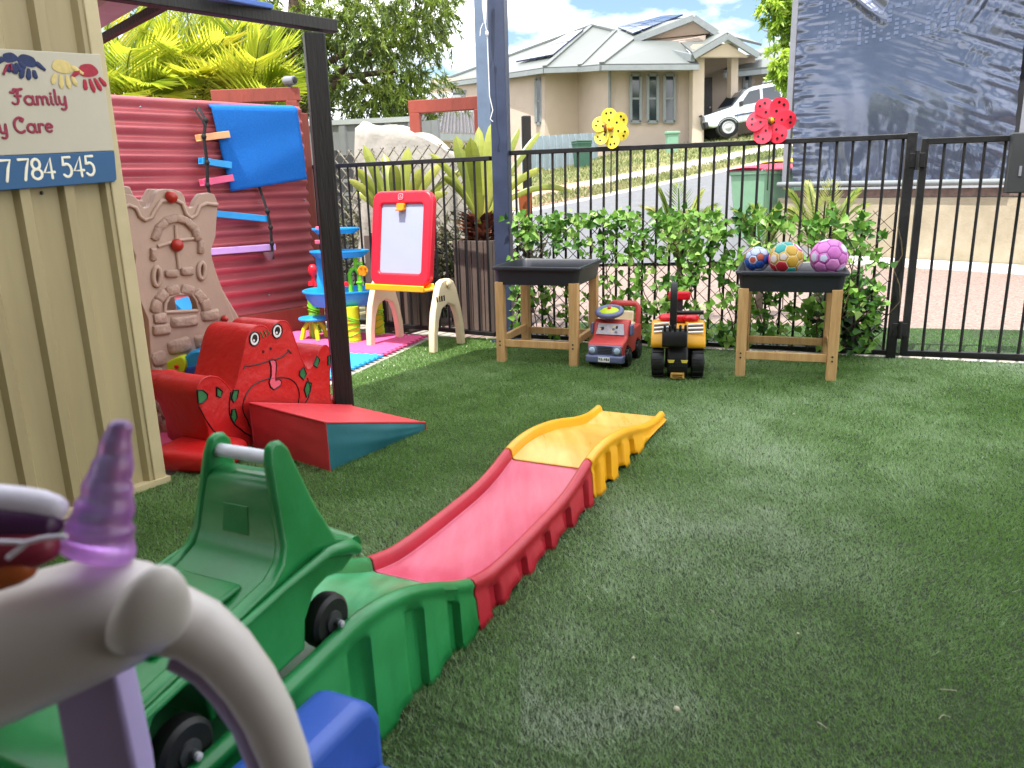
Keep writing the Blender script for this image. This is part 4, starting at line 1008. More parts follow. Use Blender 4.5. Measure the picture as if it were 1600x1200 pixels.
# ---------------------------------------------------------------- easel
ez = thing('easel', 'red and cream plastic drawing easel with a whiteboard', 'easel', (-.963, 5.013, 0), math.atan2(-.282, .485))
W_ = .555; DP = .36
def aframe(x):
    b = MB(); th = .045
    outer = [(0, 0), (.005, .12), (.03, .26), (.085, .40), (.11, .435), (.15, .45), (.21, .45), (.25, .43), (.28, .38), (.325, .24), (.352, .12), (.36, 0)]
    inner = [(.315, 0), (.305, .10), (.285, .20), (.25, .27), (.18, .295), (.11, .27), (.072, .20), (.05, .10), (.045, 0)]
    b.prism([Vector((x, y, z)) for y, z in outer+inner], (1, 0, 0), 0, th); return b.build('leg_frame', M['easelcream'], ez, bevel=.008, seg=3, smooth=50)
aframe(0); aframe(W_-.045)
tilt = R(9); bc = Vector((W_/2-.02, .13, .70))
def EZ(x, z, y=0): return Vector((bc.x+x, bc.y+y*math.cos(tilt)+z*math.sin(tilt), bc.z+z*math.cos(tilt)-y*math.sin(tilt)))
def rrect(w, h, r, n=6, tx=0): 
    out = []
    for cx, cz, a0 in ((w/2-r, h/2-r, 0), (-w/2+r, h/2-r, 90), (-w/2+r, -h/2+r, 180), (w/2-r, -h/2+r, 270)): out += [(cx+r*math.cos(R(a0+90*i/n)), cz+r*math.sin(R(a0+90*i/n))) for i in range(n+1)]
    return out
nE = EZ(0, 0, -1)-EZ(0, 0, 0)
bw, bh = .475, .60
b = MB(); b.prism([EZ(*p) for p in rrect(bw, bh, .07)], nE, -.03, .028, holes=[[EZ(p[0], p[1]-.0) for p in rrect(.335, .435, .02)]])
b.build('board_frame', M['easelred'], ez, bevel=.014, seg=3, smooth=50)
b = MB(); b.prism([EZ(*p) for p in rrect(.345, .445, .02)], nE, -.01, .012); b.build('whiteboard', M['board'], ez)
b = MB(); b.prism([EZ(p[0]-.002, p[1]+.198) for p in rrect(.058, .044, .008)], nE, .012, .040); cl_ = b.build('clip', M['clip'], ez, bevel=.005)
b = MB(); b.box(EZ(-.002, .178, -.045), (.05, .018, .012)); b.build('clip_lip', M['clip'], cl_, bevel=.003)
b = MB(); b.prism([EZ(p[0]-.005, p[1]+.262) for p in rrect(.044, .042, .01)], nE, .027, .0315); em = b.build('emblem', M['easelred'], ez, bevel=.002)
b = MB(); q = [EZ(p[0]*.8-.005, p[1]*.8+.262)+nE*.0325 for p in rrect(.044, .042, .01)]; b.tube(q+[q[0]], .0018, 6)
q = [EZ(x-.005, z+.262)+nE*.0325 for x, z in ((-.008, -.008), (-.002, .008), (.004, .004), (.002, -.004), (.009, -.009))]; b.tube(q, .002, 6); b.build('emblem_lines', mat('pale_pink_print', (236, 170, 180), .5, .05), em)
b = MB(); b.prism([Vector((.045, y, z)) for y, z in ((-.02, .385), (-.02, .425), (-.008, .425), (-.004, .40), (.085, .40), (.09, .43), (.10, .43), (.10, .385))], (1, 0, 0), 0, W_-.09)
b.build('tray', M['toyyellow'], ez, bevel=.005, smooth=50)
for x in (.0, W_-.045):
    b = MB(); b.lathe([(.022, 0), (.022, .012), (.012, .016)], 14, (x+(.05 if x else -.005), .18, .42), (1 if x else -1, 0, 0)); b.build('pivot_cap', M['easelcream'], ez, smooth=40)
b = MB()
for i, (x, w) in enumerate(((0, .012), (.022, .008), (.040, .014), (.06, .010))): b.box((W_+.0015, .055+x*1.3, .335), (.003, w, .035), rx=.1)
b.build('black_letters', M['blackline'], ez)
# ---------------------------------------------------------------- water table and stool
wt = thing('water_table', 'blue and lime plastic water play table with tiered trays', 'water table', G(548, 533))
def at(px, py, Y): return P(px, py, Y)
YW = 5.30
cw = at(537, 455, YW); 
def oval(cx, cy, rx, ry, z, n=36, lob=0.): return [Vector((cx+rx*(1+lob*math.cos(3*t))*math.cos(t), cy+ry*(1+lob*math.cos(3*t))*math.sin(t), z)) for t in [2*math.pi*i/n for i in range(n)]]
def basin(name, cx, cy, rx, ry, z, d, m, par, lob=.06):
    rr = [(.78, z-d), (.92, z-d*.5), (.95, z-.012), (1.0, z-.010), (1.0, z), (.95, z), (.92, z-.01), (.80, z-d*.7)]
    vs = [p for s_, zz in rr for p in oval(cx, cy, rx*s_, ry*s_, zz, 36, lob)]; n = 36; k = len(rr)
    fs = [(i*n+j, i*n+(j+1) % n, (i+1)*n+(j+1) % n, (i+1)*n+j) for i in range(k-1) for j in range(n)]+[tuple(range(n)), tuple((k-1)*n+j for j in range(n))]
    return MB().add(vs, fs).build(name, m, par, smooth=45)
zt = at(537, 452, YW).z
basin('basin', cw.x, YW+.02, .30, .21, zt, .105, M['skyblue'], wt)
def leg(px, py, Y, r, m, top):
    q = P(px, py, Y); g_ = Vector((q.x, q.y, 0)); b = MB()
    b.lathe([(r*1.12, 0), (r*1.08, .02), (r, .05), (r*.95, top*.6), (r*1.0, top)], 18, g_)
    o = b.build('leg', m, wt, smooth=40)
    b = MB()
    for k in range(6):
        z = .04+k*(top-.08)/6
        b.tube([g_+Vector((r*1.05*math.cos(t), r*1.05*math.sin(t), z+.02*math.sin(t*1.0+k))) for t in [2*math.pi*i/14 for i in range(15)]], .0035, 5)
    b.build('groove', M['limegreen'], o, smooth=60)
leg(551, 500, 5.16, .046, M['lime'], zt-.10)
leg(590, 490, 5.42, .040, M['lime'], zt-.08)
leg(490, 480, 5.52, .040, M['limegreen'], zt-.08)
# towers and upper trays
up1 = P(528, 391, 5.36); up2 = P(522, 356, 5.42)
basin('upper_tray', up1.x, up1.y, .205, .11, up1.z, .05, M['skyblue'], wt, .05)
basin('top_tray', up2.x, up2.y, .165, .09, up2.z, .04, M['skyblue'], wt, .08)
q = P(502, 430, 5.42); MB().lathe([(.034, zt-.05), (.036, zt+.06), (.030, zt+.08), (.03, up1.z-.05), (.026, up1.z-.05)], 14, (q.x, q.y, 0)).build('tower', M['skyblue'], wt, smooth=40)
q = P(512, 370, 5.44); MB().lathe([(.026, up1.z-.04), (.024, up2.z-.03)], 12, (q.x, q.y, 0)).build('tower', M['scarlet'], wt, smooth=40)
q = P(556, 420, 5.34); b = MB()
x0 = q.x
b.tube([(x0-.045, q.y, zt-.05), (x0-.045, q.y, zt+.10), (x0-.03, q.y, zt+.13), (x0, q.y, zt+.145), (x0, q.y, up1.z-.03)], .016, 10)
b.tube([(x0+.02, q.y, zt-.05), (x0+.02, q.y, zt+.10), (x0, q.y, zt+.135)], .015, 10)
for z in (zt+.04, zt+.17): b.tube([(x0, q.y, z), (x0+.05, q.y-.02, z)], .011, 8)
b.build('pipe_tower', M['limegreen'], wt, smooth=60)
b = MB(); q = P(567, 423, 5.30)
b.lathe([(.034, -.009), (.036, 0), (.034, .009)], 16, q, (.3, -1, 0))
for k in range(6): b.box(q+Vector((.03*math.cos(k), -.012, .03*math.sin(k))), (.012, .012, .012))
b.build('water_wheel', M['clip'], wt, smooth=40)
q = P(491, 447, 5.22); MB().tube([q, q+Vector((0, 0, .04)), q+Vector((-.002, 0, .07)), q+Vector((-.002, 0, .085)), q+Vector((-.001, 0, .125)), q+Vector((0, 0, .145))], [.022, .015, .013, .028, .030, .016], 12).build('pump', M['scarlet'], wt, smooth=60)
for px_, py_ in ((541, 447), (486, 446)):
    q = P(px_, py_, 5.2); MB().lathe([(.02, 0), (.016, .025), (.006, .03)], 12, q).build('red_cup', M['scarlet'], wt, smooth=40)
q = P(500, 357, 5.40); MB().box(q, (.06, .04, .028), rz=.3).build('spout', mat('coral_plastic', (222, 92, 116), .4, .05), wt, bevel=.006)
q = P(499, 378, 5.38); MB().box(q, (.06, .04, .028), rz=.3).build('spout', bpy.data.materials['coral_plastic'], wt, bevel=.006)
MB().ball(P(528, 377, 5.30), .026, 12).build('red_float', M['scarlet'], wt, smooth=60)
sg_ = G(492, 531); sq = P(491, 496, sg_.y)
sto = thing('stool', 'small round stool with blue seat and lime arched legs', 'stool', (sg_.x, sg_.y, 0))
MB().lathe([(.06, sq.z-.02), (.096, sq.z-.015), (.10, sq.z-.005), (.096, sq.z+.003), (.04, sq.z+.002)], 28, (sg_.x, sg_.y, 0)).build('seat', M['skyblue'], sto, smooth=40)
for k in range(4):
    a = k*math.pi/2+.5; dv = Vector((math.cos(a), math.sin(a), 0))
    pts = [Vector((sg_.x, sg_.y, sq.z-.025))+dv*r_-Vector((0, 0, z_)) for r_, z_ in ((.01, .0), (.04, .01), (.068, .05), (.082, .10), (.088, sq.z-.04))]
    pts.append(Vector((pts[-1].x, pts[-1].y, .0)))
    MB().tube(pts, .0165, 8).build('leg', M['lime'], sto, smooth=50)
MB().lathe([(.02, 0), (.028, sq.z-.02)], 10, (sg_.x, sg_.y, 0)).build('centre_post', M['limegreen'], sto, smooth=50)
# ---------------------------------------------------------------- castle climber
CP = Plane((-1.53, 3.16), (.65, .76)); cz0 = .0
ct = thing('castle_climber', 'tan plastic castle tower with stone relief and red knobs between shed and frog chair', 'play castle', CP.at(.2, 0))
def px_loop(pl, pts, off=0): return [pl.px(x, y, off) for x, y in pts]
front = [(186, 316), (188, 304), (196, 303), (204, 304), (212, 308), (217, 314), (220, 321), (226, 325), (233, 323), (238, 316), (242, 305), (248, 298), (258, 295), (272, 296), (283, 300), (289, 309), (291, 320), (297, 325), (303, 323), (307, 312), (314, 303), (326, 301), (335, 304), (339, 313), (340, 330), (338, 352), (337, 370), (333, 382), (330, 392), (332, 404), (336, 420), (345, 445), (356, 474), (366, 500), (372, 530), (376, 575), (378, 640), (376, 668), (262, 678), (252, 684), (247, 660), (242, 620), (236, 560), (232, 500), (215, 460), (209, 430), (212, 400), (206, 385), (194, 365)]
door_hole = [(257, 488), (258, 474), (264, 464), (274, 460), (287, 459), (300, 461), (306, 470), (308, 485)]
slot1 = ell(244.5, 432, 5.5, 15, 14); slot2 = ell(314.5, 423, 5, 13, 14)
b = MB(); b.prism(px_loop(CP, front), CP.n, -.045, 0, holes=[px_loop(CP, door_hole), px_loop(CP, slot1), px_loop(CP, slot2)])
cf = b.build('front_panel', M['tan'], ct, bevel=.006, seg=2, smooth=40)
def pxring(pts, r, name, o=.004, m='tan'):
    q = [CP.px(*p, o) for p in pts]; return MB().tube(q+[q[0]], r, 8).build(name, M[m], cf, smooth=60)
pxring(slot1, .010, 'window_rim'); pxring(slot2, .010, 'window_rim'); pxring(door_hole, .008, 'doorway_rim')
b = MB()
q = [CP.px(*p, .004) for p in [(186, 330), (200, 320), (212, 325), (218, 338), (226, 344), (236, 340), (243, 326), (252, 314), (272, 312), (284, 318), (290, 334), (298, 341), (306, 336), (312, 322), (322, 318), (339, 320)]]
b.tube(q, .009, 8); b.build('battlement_lip', M['tan'], cf, smooth=60)
stones = MB()
def stone(cx, cy, w, h, rot=0.):
    pts = []
    for x, y in rrect(w, h, min(w, h)*.28, 3): pts.append((cx+x*math.cos(rot)-y*math.sin(rot)+random.uniform(-.5, .5), cy+x*math.sin(rot)+y*math.cos(rot)+random.uniform(-.5, .5)))
    lo = px_loop(CP, pts); c_ = sum(lo, Vector())/len(lo); n = len(lo)
    vs = [c_+(p-c_)*1.12 for p in lo]+[c_+(p-c_)*.98+CP.n*.012 for p in lo]+[c_+(p-c_)*.62+CP.n*.016 for p in lo]
    stones.add(vs, [(i, (i+1) % n, n+(i+1) % n, n+i) for i in range(n)]+[(n+i, n+(i+1) % n, 2*n+(i+1) % n, 2*n+i) for i in range(n)]+[tuple(range(2*n, 3*n))])
for a in (200, 226, 254, 283, 312, 340):     # arch round the upper window
    stone(275+33*math.cos(R(a)), 378+36*math.sin(R(a)), 20, 12, R(a+90))
for x, y in ((239, 397), (313, 386)): stone(x, y, 9, 20)
for x, y, w in ((268, 427, 20), (292, 424, 19)): stone(x, y, w, 12, -.06)
for a in (192, 222, 252, 285, 318, 345): stone(282+40*math.cos(R(a)), 485+33*math.sin(R(a)), 20, 15, R(a+90))
for x, y, w in ((250, 497, 20), (288, 502, 40), (328, 492, 26), (252, 515, 26)): stone(x, y, w, 16, -.12)
for x, y, w in ((280, 540, 34), (318, 532, 26), (248, 560, 22), (242, 600, 16), (256, 640, 18), (246, 585, 16), (244, 630, 14), (262, 665, 20), (244, 655, 14)): stone(x, y, w, 20, -.25)
stones.build('stone_relief', M['tanpanel'], cf, smooth=50)  # raised stone shapes of the castle front in one mesh
b = MB(); b.tube([CP.px(*p, .003) for p in ((246, 385), (275, 376), (306, 372))], .008, 8); b.tube([CP.px(*p, .003) for p in ((274, 352), (275, 380), (279, 420))], .008, 8); b.build('window_cross', M['tan'], cf, smooth=60)
for x, y, r in ((266, 308, .026), (275, 383, .027), (349, 498, .016)):
    c_ = CP.px(x, y, .006); MB().lathe([(r, 0), (r*1.0, .006), (r*.8, .018), (r*.4, .024), (.002, .026)], 18, c_, CP.n).build('knob', M['knobred'], cf, smooth=60)
# rear panel, side wall sloping out, and deck between
back = [(x, y) for x, y in front]
b = MB(); b.prism([p-CP.n*.42+CP.u*(-.02)+Vector((0, 0, .03)) for p in px_loop(CP, [(186, 316), (188, 304), (204, 304), (212, 308), (217, 314), (226, 325), (233, 323), (242, 305), (258, 295), (283, 300), (291, 320), (303, 323), (314, 303), (335, 304), (340, 330), (337, 370), (332, 400), (350, 470), (366, 560), (372, 660), (250, 682), (236, 560), (212, 430), (206, 385)])], CP.n, -.04, 0)
b.build('rear_panel', M['tan'], ct, bevel=.006, smooth=40)
sd = [CP.px(336, 400, -.03), CP.px(352, 455, -.03), CP.px(368, 505, -.03), CP.px(376, 580, -.03), CP.px(378, 668, -.03)]
b = MB(); b.prism([sd[0], sd[1], sd[2], sd[3], sd[4], sd[4]+CP.u*.09, sd[3]+CP.u*.085+Vector((0, 0, .04)), sd[2]+CP.u*.06, sd[1]+CP.u*.02], CP.n, -.34, -.02)
b.build('side_wall', M['tan'], ct, bevel=.01, seg=2, smooth=40)
b = MB(); b.box(CP.at(.22, .33, -.24), (.34, .40, .04), rz=math.atan2(CP.u.y, CP.u.x)); b.build('deck', M['tan'], ct, bevel=.008)
# toys behind it: a yellow and blue plane-shaped rocker seen past the tower
rk = thing('toy_rocker', 'yellow and blue plastic toy behind the castle and frog chair', 'toy', CP.at(.28, 0, -.10)+Vector((.1, -.05, 0)))
q = P(268, 571, 3.2)
b = MB(); b.prism([P(*p, 3.22) for p in spline([(247, 582), (256, 570), (270, 561), (284, 558), (290, 570), (286, 584), (270, 588), (252, 586)], 3)], (0, 1, 0), 0, .06); rkb = b.build('seat_end', M['lime'], rk, bevel=.008, smooth=50)
b = MB(); b.prism([P(*p, 3.24) for p in ((286, 560), (297, 550), (312, 548), (318, 560), (318, 584), (288, 586))], (0, 1, 0), 0, .12); b.build('seat_block', M['skyblue'], rk, bevel=.008, smooth=50)
b = MB(); b.prism([P(*p, 3.235) for p in ((282, 575), (318, 570), (320, 640), (270, 645), (266, 600))], (0, 1, 0), 0, .13); b.build('base_block', M['toyblue'], rk, bevel=.008)
MB().lathe([(.010, 0), (.009, .006), (.002, .008)], 12, P(276, 573, 3.215), (0, -1, 0)).build('button', M['scarlet'], rk, smooth=40)
st_ = thing('beach_toy', 'blue and yellow striped plastic toy seen through the castle doorway', 'toy', (P(280, 480, 4.3).x, 4.3, 0))
b = MB(); b.prism([P(*p, 4.3) for p in ((256, 494), (256, 482), (270, 470), (288, 486), (290, 494))], (0, 1, 0), 0, .2); b.build('block', M['skyblue'], st_, bevel=.006)
b = MB(); b.prism([P(*p, 4.296) for p in ((262, 494), (261, 478), (266, 473), (270, 494))], (0, 1, 0), 0, .2); b.build('stripe', M['lime'], st_, bevel=.002)
b = MB(); b.prism([P(*p, 4.31) for p in ((250, 494), (292, 494), (292, 540), (250, 545))], (0, 1, 0), 0, .18); b.build('base', M['toyblue'], st_)
# ---------------------------------------------------------------- toy truck
tk = thing('toy_truck', 'red ride-on toy truck with grey grille and steering wheel on its roof', 'ride-on toy', (.525, 4.20, 0), math.atan2(-.40, .92))
redp = mat('truck_red_plastic', (196, 70, 66), .38, .06, 6)
gpl = mat('truck_slate_plastic', (104, 112, 146), .42, .06, 6)
def slab(name, prof, w, m, par, bev=.01, x0=None, smooth=45):   # side profile (y, z) across width
    b = MB(); b.prism([Vector((-w/2 if x0 is None else x0, y, z)) for y, z in prof], (1, 0, 0), 0, w); return b.build(name, m, par, bevel=bev, seg=3, smooth=smooth)
bd = slab('body', [(0, .055), (-.002, .135), (.01, .148), (.085, .162), (.10, .17), (.125, .245), (.14, .258), (.175, .258), (.185, .205), (.30, .20), (.40, .205), (.42, .19), (.42, .06), (.375, .06), (.37, .10), (.345, .122), (.315, .122), (.29, .10), (.285, .06), (.145, .06), (.14, .10), (.115, .12), (.085, .12), (.06, .10), (.055, .055)], .205, redp, tk, .010)
slab('grille', [(-.006, .082), (-.008, .135), (.01, .137), (.01, .082)], .195, gpl, tk, .004)
bmp = slab('bumper', [(-.018, .038), (-.022, .05), (-.022, .076), (-.01, .082), (.03, .082), (.03, .038)], .215, gpl, tk, .006)
b = MB()
for k in range(5): b.box((0, -.0095, .094+.009*k), (.08, .004, .003))
b.build('grille_bars', M['darkgrey'], tk)
for x in (-.072, .072):
    hl = MB().lathe([(.025, 0), (.026, .006), (.022, .010)], 20, (x, -.007, .110), (0, -1, 0)).build('headlight', M['greyplastic'], tk, smooth=40)
    MB().lathe([(.019, .008), (.016, .013), (.003, .015)], 20, (x, -.007, .110), (0, -1, 0)).build('lens', mat('pale_blue_lens', (176, 200, 226), .15, .05), hl, smooth=60)
pl_ = MB(); pl_.box((.0, -.0245, .060), (.066, .004, .028)); plo = pl_.build('number_plate', M['white'], tk)
b = MB(); rr = random.Random(2)
for k in range(6):
    x = -.025+.010*k
    for _ in range(3): b.box((x+rr.uniform(-.002, .002), -.0268, .060+rr.uniform(-.005, .005)), (rr.choice((.0018, .005)), .001, rr.choice((.002, .011))))
b.build('plate_letters', M['blackline'], plo)
# windscreen with two generic printed faces
wsp = lambda x, t: Vector((x, .1005+.023*t-.004, .176+.066*t))
nws = (wsp(0, 1)-wsp(0, 0)).cross(Vector((1, 0, 0))).normalized(); nws = nws if nws.y < 0 else -nws
b = MB(); b.prism([wsp(-.083, .05), wsp(.083, .05), wsp(.072, .95), wsp(-.072, .95)], nws, 0, .004); ws = b.build('windscreen', mat('printed_windscreen', (196, 196, 206), .3, .12, 60), tk)
rr = random.Random(6)
for k in range(9):
    cx, ct_, sz = rr.uniform(-.06, .06), rr.uniform(.25, .75), rr.uniform(.006, .014); n_p = rr.randint(5, 7)
    b = MB(); b.prism([wsp(cx+sz*rr.uniform(.7, 1.3)*math.cos(t), ct_+sz*13*rr.uniform(.7, 1.3)*math.sin(t)) for t in [2*math.pi*i/n_p for i in range(n_p)]], nws, .003, .0046+.0002*k); b.build('print', [pm('windscreen_ink', (40, 40, 46)), M['greyplastic'], M['easelcream']][k % 3], ws)
for x in (-.115, .115):
    b = MB(); b.box((x, .14, .205), (.020, .045, .062)); b.build('wing_mirror', gpl, tk, bevel=.008, seg=3)
b = MB(); b.lathe([(.03, 0), (.022, .03), (.02, .04)], 16, (-.02, .155, .255)); b.build('steering_column', gpl, tk, smooth=40)
sw = MB(); sax = Vector((0, -.25, 1)).normalized(); cc = Vector((-.02, .15, .302)); xx, yy = frame_from(sax)
sw.tube([cc+(xx*math.cos(t)+yy*math.sin(t))*.068 for t in [2*math.pi*i/24 for i in range(25)]], .016, 10)
swo = sw.build('steering_wheel', gpl, tk, smooth=60)
MB().lathe([(.052, -.004), (.055, .006), (.03, .018), (.012, .020)], 20, cc, sax).build('horn_pad', M['lime'], swo, smooth=50)
MB().lathe([(.012, .018), (.010, .028), (.002, .030)], 12, cc, sax).build('horn_button', M['scarlet'], swo, smooth=50)
b = MB(); b.tube([(-.085, .385, .19), (-.085, .40, .30), (-.07, .402, .315), (.07, .402, .315), (.085, .40, .30), (.085, .385, .19)], .017, 10); b.build('roll_bar', redp, tk, smooth=60)
slab('backrest', [(.355, .19), (.365, .275), (.39, .275), (.39, .19)], .13, M['easelcream'], tk, .008)
slab('seat', [(.22, .195), (.22, .212), (.36, .215), (.36, .195)], .16, M['easelcream'], tk, .006)
def toywheel(par, x, y, r, w, side):
    pts = []
    wo = MB().lathe([(r*.55, -w/2), (r*.93, -w/2), (r, -w*.3), (r, w*.3), (r*.93, w/2), (r*.55, w/2)], 26, (x, y, r), (1, 0, 0))
    for k in range(14):
        t = 2*math.pi*k/14; wo.box((x, y+r*math.cos(t), r+r*math.sin(t)), (w*.86, .008, .010), rx=t)
    wo = wo.build('wheel', M['rubber'], par, smooth=35)
    MB().lathe([(r*.58, 0), (r*.5, .006), (r*.2, .010), (.002, .010)], 18, (x+side*w*.44, y, r), (side, 0, 0)).build('hub', M['darkgrey'], wo, smooth=40)
for y in (.10, .33):
    for x in (-.095, .095): toywheel(tk, x, y, .055, .042, 1 if x > 0 else -1)
# ---------------------------------------------------------------- toy digger
dg = thing('toy_digger', 'yellow ride-on toy digger with black boom and chunky wheels', 'ride-on toy', (.872, 3.93, 0), math.atan2(-.2, .98))
yel = mat('digger_yellow', (222, 160, 34), .38, .07, 6)
slab('chassis', [(.04, .05), (.03, .15), (.05, .20), (.34, .21), (.36, .08), (.30, .05)], .13, M['darkgrey'], dg, .01)
for sx in (-1, 1):
    x0 = sx*.088
    b = MB(); b.prism([Vector((x0-.052, y, z)) for y, z in ((.0, .165), (-.01, .185), (.005, .225), (.06, .270), (.10, .283), (.21, .283), (.24, .25), (.24, .19), (.22, .175))], (1, 0, 0), 0, .104)
    fo = b.build('mudguard', yel, dg, bevel=.014, seg=3, smooth=45)
    for k in range(5):
        t = .18+.16*k; p0 = Vector((x0-.038, .004+.075*t, .233+.052*t)); p1 = p0+Vector((.076, .012*sx*-1, .006))
        b = MB(); nn = Vector((0, -.58, .81)); b.prism([p0, p1, p1+Vector((0, .007, .0055)), p0+Vector((0, .007, .0055))], nn, .003, .0065); b.build('hazard_stripe', M['white'] if k % 2 == 0 else M['darkgrey'], fo)
slab('bonnet', [(.05, .19), (.05, .25), (.09, .272), (.30, .262), (.32, .20)], .11, yel, dg, .014)
b = MB(); b.box((.062, .045, .238), (.022, .006, .034)); b.build('window_decal', M['skyblue'], dg)
# seat with red cushions
b = MB(); b.box((0, .24, .292), (.10, .13, .04)); b.build('seat', M['scarlet'], dg, bevel=.014, seg=3, smooth=50)
for x in (-.062, .068): b = MB(); b.ball((x, .18, .298), (.044, .05, .022), 14); b.build('cushion', M['scarlet'], dg, smooth=60)
b = MB(); b.box((.005, .315, .40), (.12, .03, .05)); b.build('headrest', M['scarlet'], dg, bevel=.016, seg=3, smooth=50)
b = MB(); b.box((.0, .325, .34), (.05, .02, .10)); b.build('backrest', M['darkgrey'], dg, bevel=.006)
b = MB(); b.tube([(-.03, .09, .338), (.128, .09, .342)], .0115, 10); b.build('handlebar', M['rubber'], dg, smooth=50)
# boom: curved arm rising then folding over to the bucket
b = MB(); b.prism([Vector((-.046, y, z)) for y, z in spline([(.085, .22), (.05, .30), (.055, .40), (.085, .475), (.055, .505), (.015, .498), (-.01, .45), (-.02, .36), (-.022, .25), (.0, .225), (.018, .30), (.022, .40), (.04, .445), (.045, .42), (.03, .33), (.045, .235)], 2)], (1, 0, 0), 0, .036)
b.build('boom', M['rubber'], dg, bevel=.005, smooth=45)
b = MB()
b.prism([Vector((-.083, y, z)) for y, z in ((-.02, .275), (-.06, .27), (-.075, .235), (-.07, .19), (-.03, .178), (.01, .20), (.02, .26))], (1, 0, 0), 0, .128)
for k in range(5): b.box((-.07+.026*k, -.062, .285), (.014, .014, .034))
b.build('bucket', M['rubber'], dg, bevel=.006, smooth=45)
slab('nose', [(.03, .02), (-.025, .03), (-.04, .06), (-.03, .13), (.0, .185), (.05, .20), (.06, .03)], .105, M['rubber'], dg, .010)
b = MB()
for k in range(9): b.box((-.036+.009*k, -.0385, .088), (.004, .008, .022))
b.build('grille', M['darkgrey'], dg)
for x in (-.034, .034): b = MB(); b.prism([Vector((x+sx_, -.036, z)) for sx_, z in ((-.018, .112), (.018, .112), (.012, .098), (-.012, .098))], (0, -1, 0), 0, .008); b.build('headlight', mat('yellow_lens', (214, 196, 80), .3, .05), dg)
b = MB(); b.box((0, -.042, .030), (.07, .012, .030)); np_ = b.build('number_plate', mat('plate_ochre', (196, 150, 70), .5, .1), dg, bevel=.003)
b = MB()
for z in (.024, .034): b.box((0, -.0490, z), (.05, .002, .004))
b.build('plate_lines', M['blackline'], np_)
for x in (-.102, .102):
    toywheel(dg, x, .045, .083, .062, 1 if x > 0 else -1); toywheel(dg, x, .285, .075, .062, 1 if x > 0 else -1)
# ---------------------------------------------------------------- pinwheels on the fence
def pinwheel(cx, cy, Y, r, m, label, rot, bee):
    c_ = P(cx, cy, Y); t = thing('pinwheel', label, 'pinwheel', c_, group='spotted pinwheels on the fence rail')
    z = Vector((0, 0, 1)); x = FR.u; n_ = FR.n
    for k in range(6):
        a = R(rot+60*k); d = x*math.cos(a)+z*math.sin(a); s_ = -x*math.sin(a)+z*math.cos(a); N_ = 16
        def pt(u, w, o=0.): return c_+d*(r*u)+s_*(r*w)+n_*(.014+.05*r*(w*w*-3+.6)*u+.30*r*w*u+o)
        loop = []
        for i in range(N_):
            th = math.pi*2*i/N_; u = .57+.43*math.cos(th); w = .40*math.sin(th)*(.45+.55*min(1, u/.6)); loop.append((u, w))
        vs = [pt(u, w) for u, w in loop]+[pt(.57, 0)]
        b = MB(); b.add(vs, [(i, (i+1) % N_, N_) for i in range(N_)]); pe = b.build('petal', m, t, solid=.0015)
        for (u, w) in ((.42, .02), (.76, .11), (.76, -.11)):
            b = MB(); b.add([pt(u+.055*math.cos(q), w+.055*math.sin(q), .0022) for q in [2*math.pi*i/12 for i in range(12)]], [tuple(range(12))]); b.build('spot', M['blackline'], pe)
    hb = MB().lathe([(.016, .012), (.018, .022), (.010, .034), (.002, .036)], 14, c_, n_).build('hub', M['clip'], t, smooth=50)
    MB().ball(c_+n_*.03+x*(-.03 if bee else -.008), (.010, .010, .030 if bee else .02), 10).build('bug', mat('bug_brown', (112, 62, 22), .5, .3, 60), t, smooth=60)
    top = c_-n_*.004; MB().tube([top+z*.0, Vector((top.x, top.y, FR.at(0, .95).z))], .004, 6).build('stick', M['darkgrey'], t)
rp_ = mat('red_spotted_foil', (226, 52, 74), .4, .05, 6); yp_ = mat('yellow_spotted_foil', (232, 212, 70), .4, .05, 6)
q = FR.sz(955, 200); pA = FR.at(q[0], q[1], .03)
pinwheel(955, 201, pA.y, .118, yp_, 'yellow spotted pinwheel with a bug centre on the fence rail', 98, True)
q = FR.sz(1205, 188); pA = FR.at(q[0], q[1], .03)
pinwheel(1205, 189, pA.y, .134, rp_, 'red spotted pinwheel on the fence rail near the gate', 0, False)
# ---------------------------------------------------------------- unicorn ride-on, close to the lens
UY = .56
un = thing('unicorn_rider', 'pearl white unicorn ride-on toy with purple horn, blurred close to the lens', 'ride-on toy', (P(100, 1000, UY).x, UY-.1, 0))
def U(px_, py_, dy=0.): return P(px_, py_, UY+dy)
pxm = UY*1.22/1200
hd = MB()
hp = [U(-330, 1160, -.02), U(-220, 1110, -.02), U(-110, 1065, -.01), U(0, 1022), U(90, 985), U(170, 960), U(225, 955), U(262, 962)]
hr = [v*pxm for v in (88, 96, 100, 100, 95, 86, 74, 50)]
hd.tube(hp, hr, 24); unb = hd.build('head', M['unicorn'], un, smooth=80, sub=1)
e = MB(); e.tube([U(232, 1000, -.02), U(234, 970, -.035), U(240, 938, -.045), U(249, 910, -.046), U(254, 892, -.044), U(256, 882, -.042)], [v*pxm for v in (58, 56, 48, 36, 22, 8)], 18, flat=.6); e.build('ear', M['unicorn'], un, smooth=80, sub=1)
ar = MB(); ap = [U(215, 965), U(262, 965), U(310, 985), U(352, 1020), U(390, 1068), U(420, 1120), U(445, 1185), U(462, 1260), U(474, 1360)]
ap.append(Vector((ap[-1].x+.01, ap[-1].y, .02)))
ar.tube(ap, [v*pxm for v in (52, 52, 47, 43, 40, 38, 36, 35, 35, 35)], 18); ar.build('arch', M['unicorn'], un, smooth=80)
ai = MB(); aq = [U(268, 1030, .012), U(318, 1046, .012), U(355, 1080, .012), U(390, 1128, .012), U(425, 1215, .012)]; aq.append(Vector((aq[-1].x+.02, aq[-1].y, .02)))
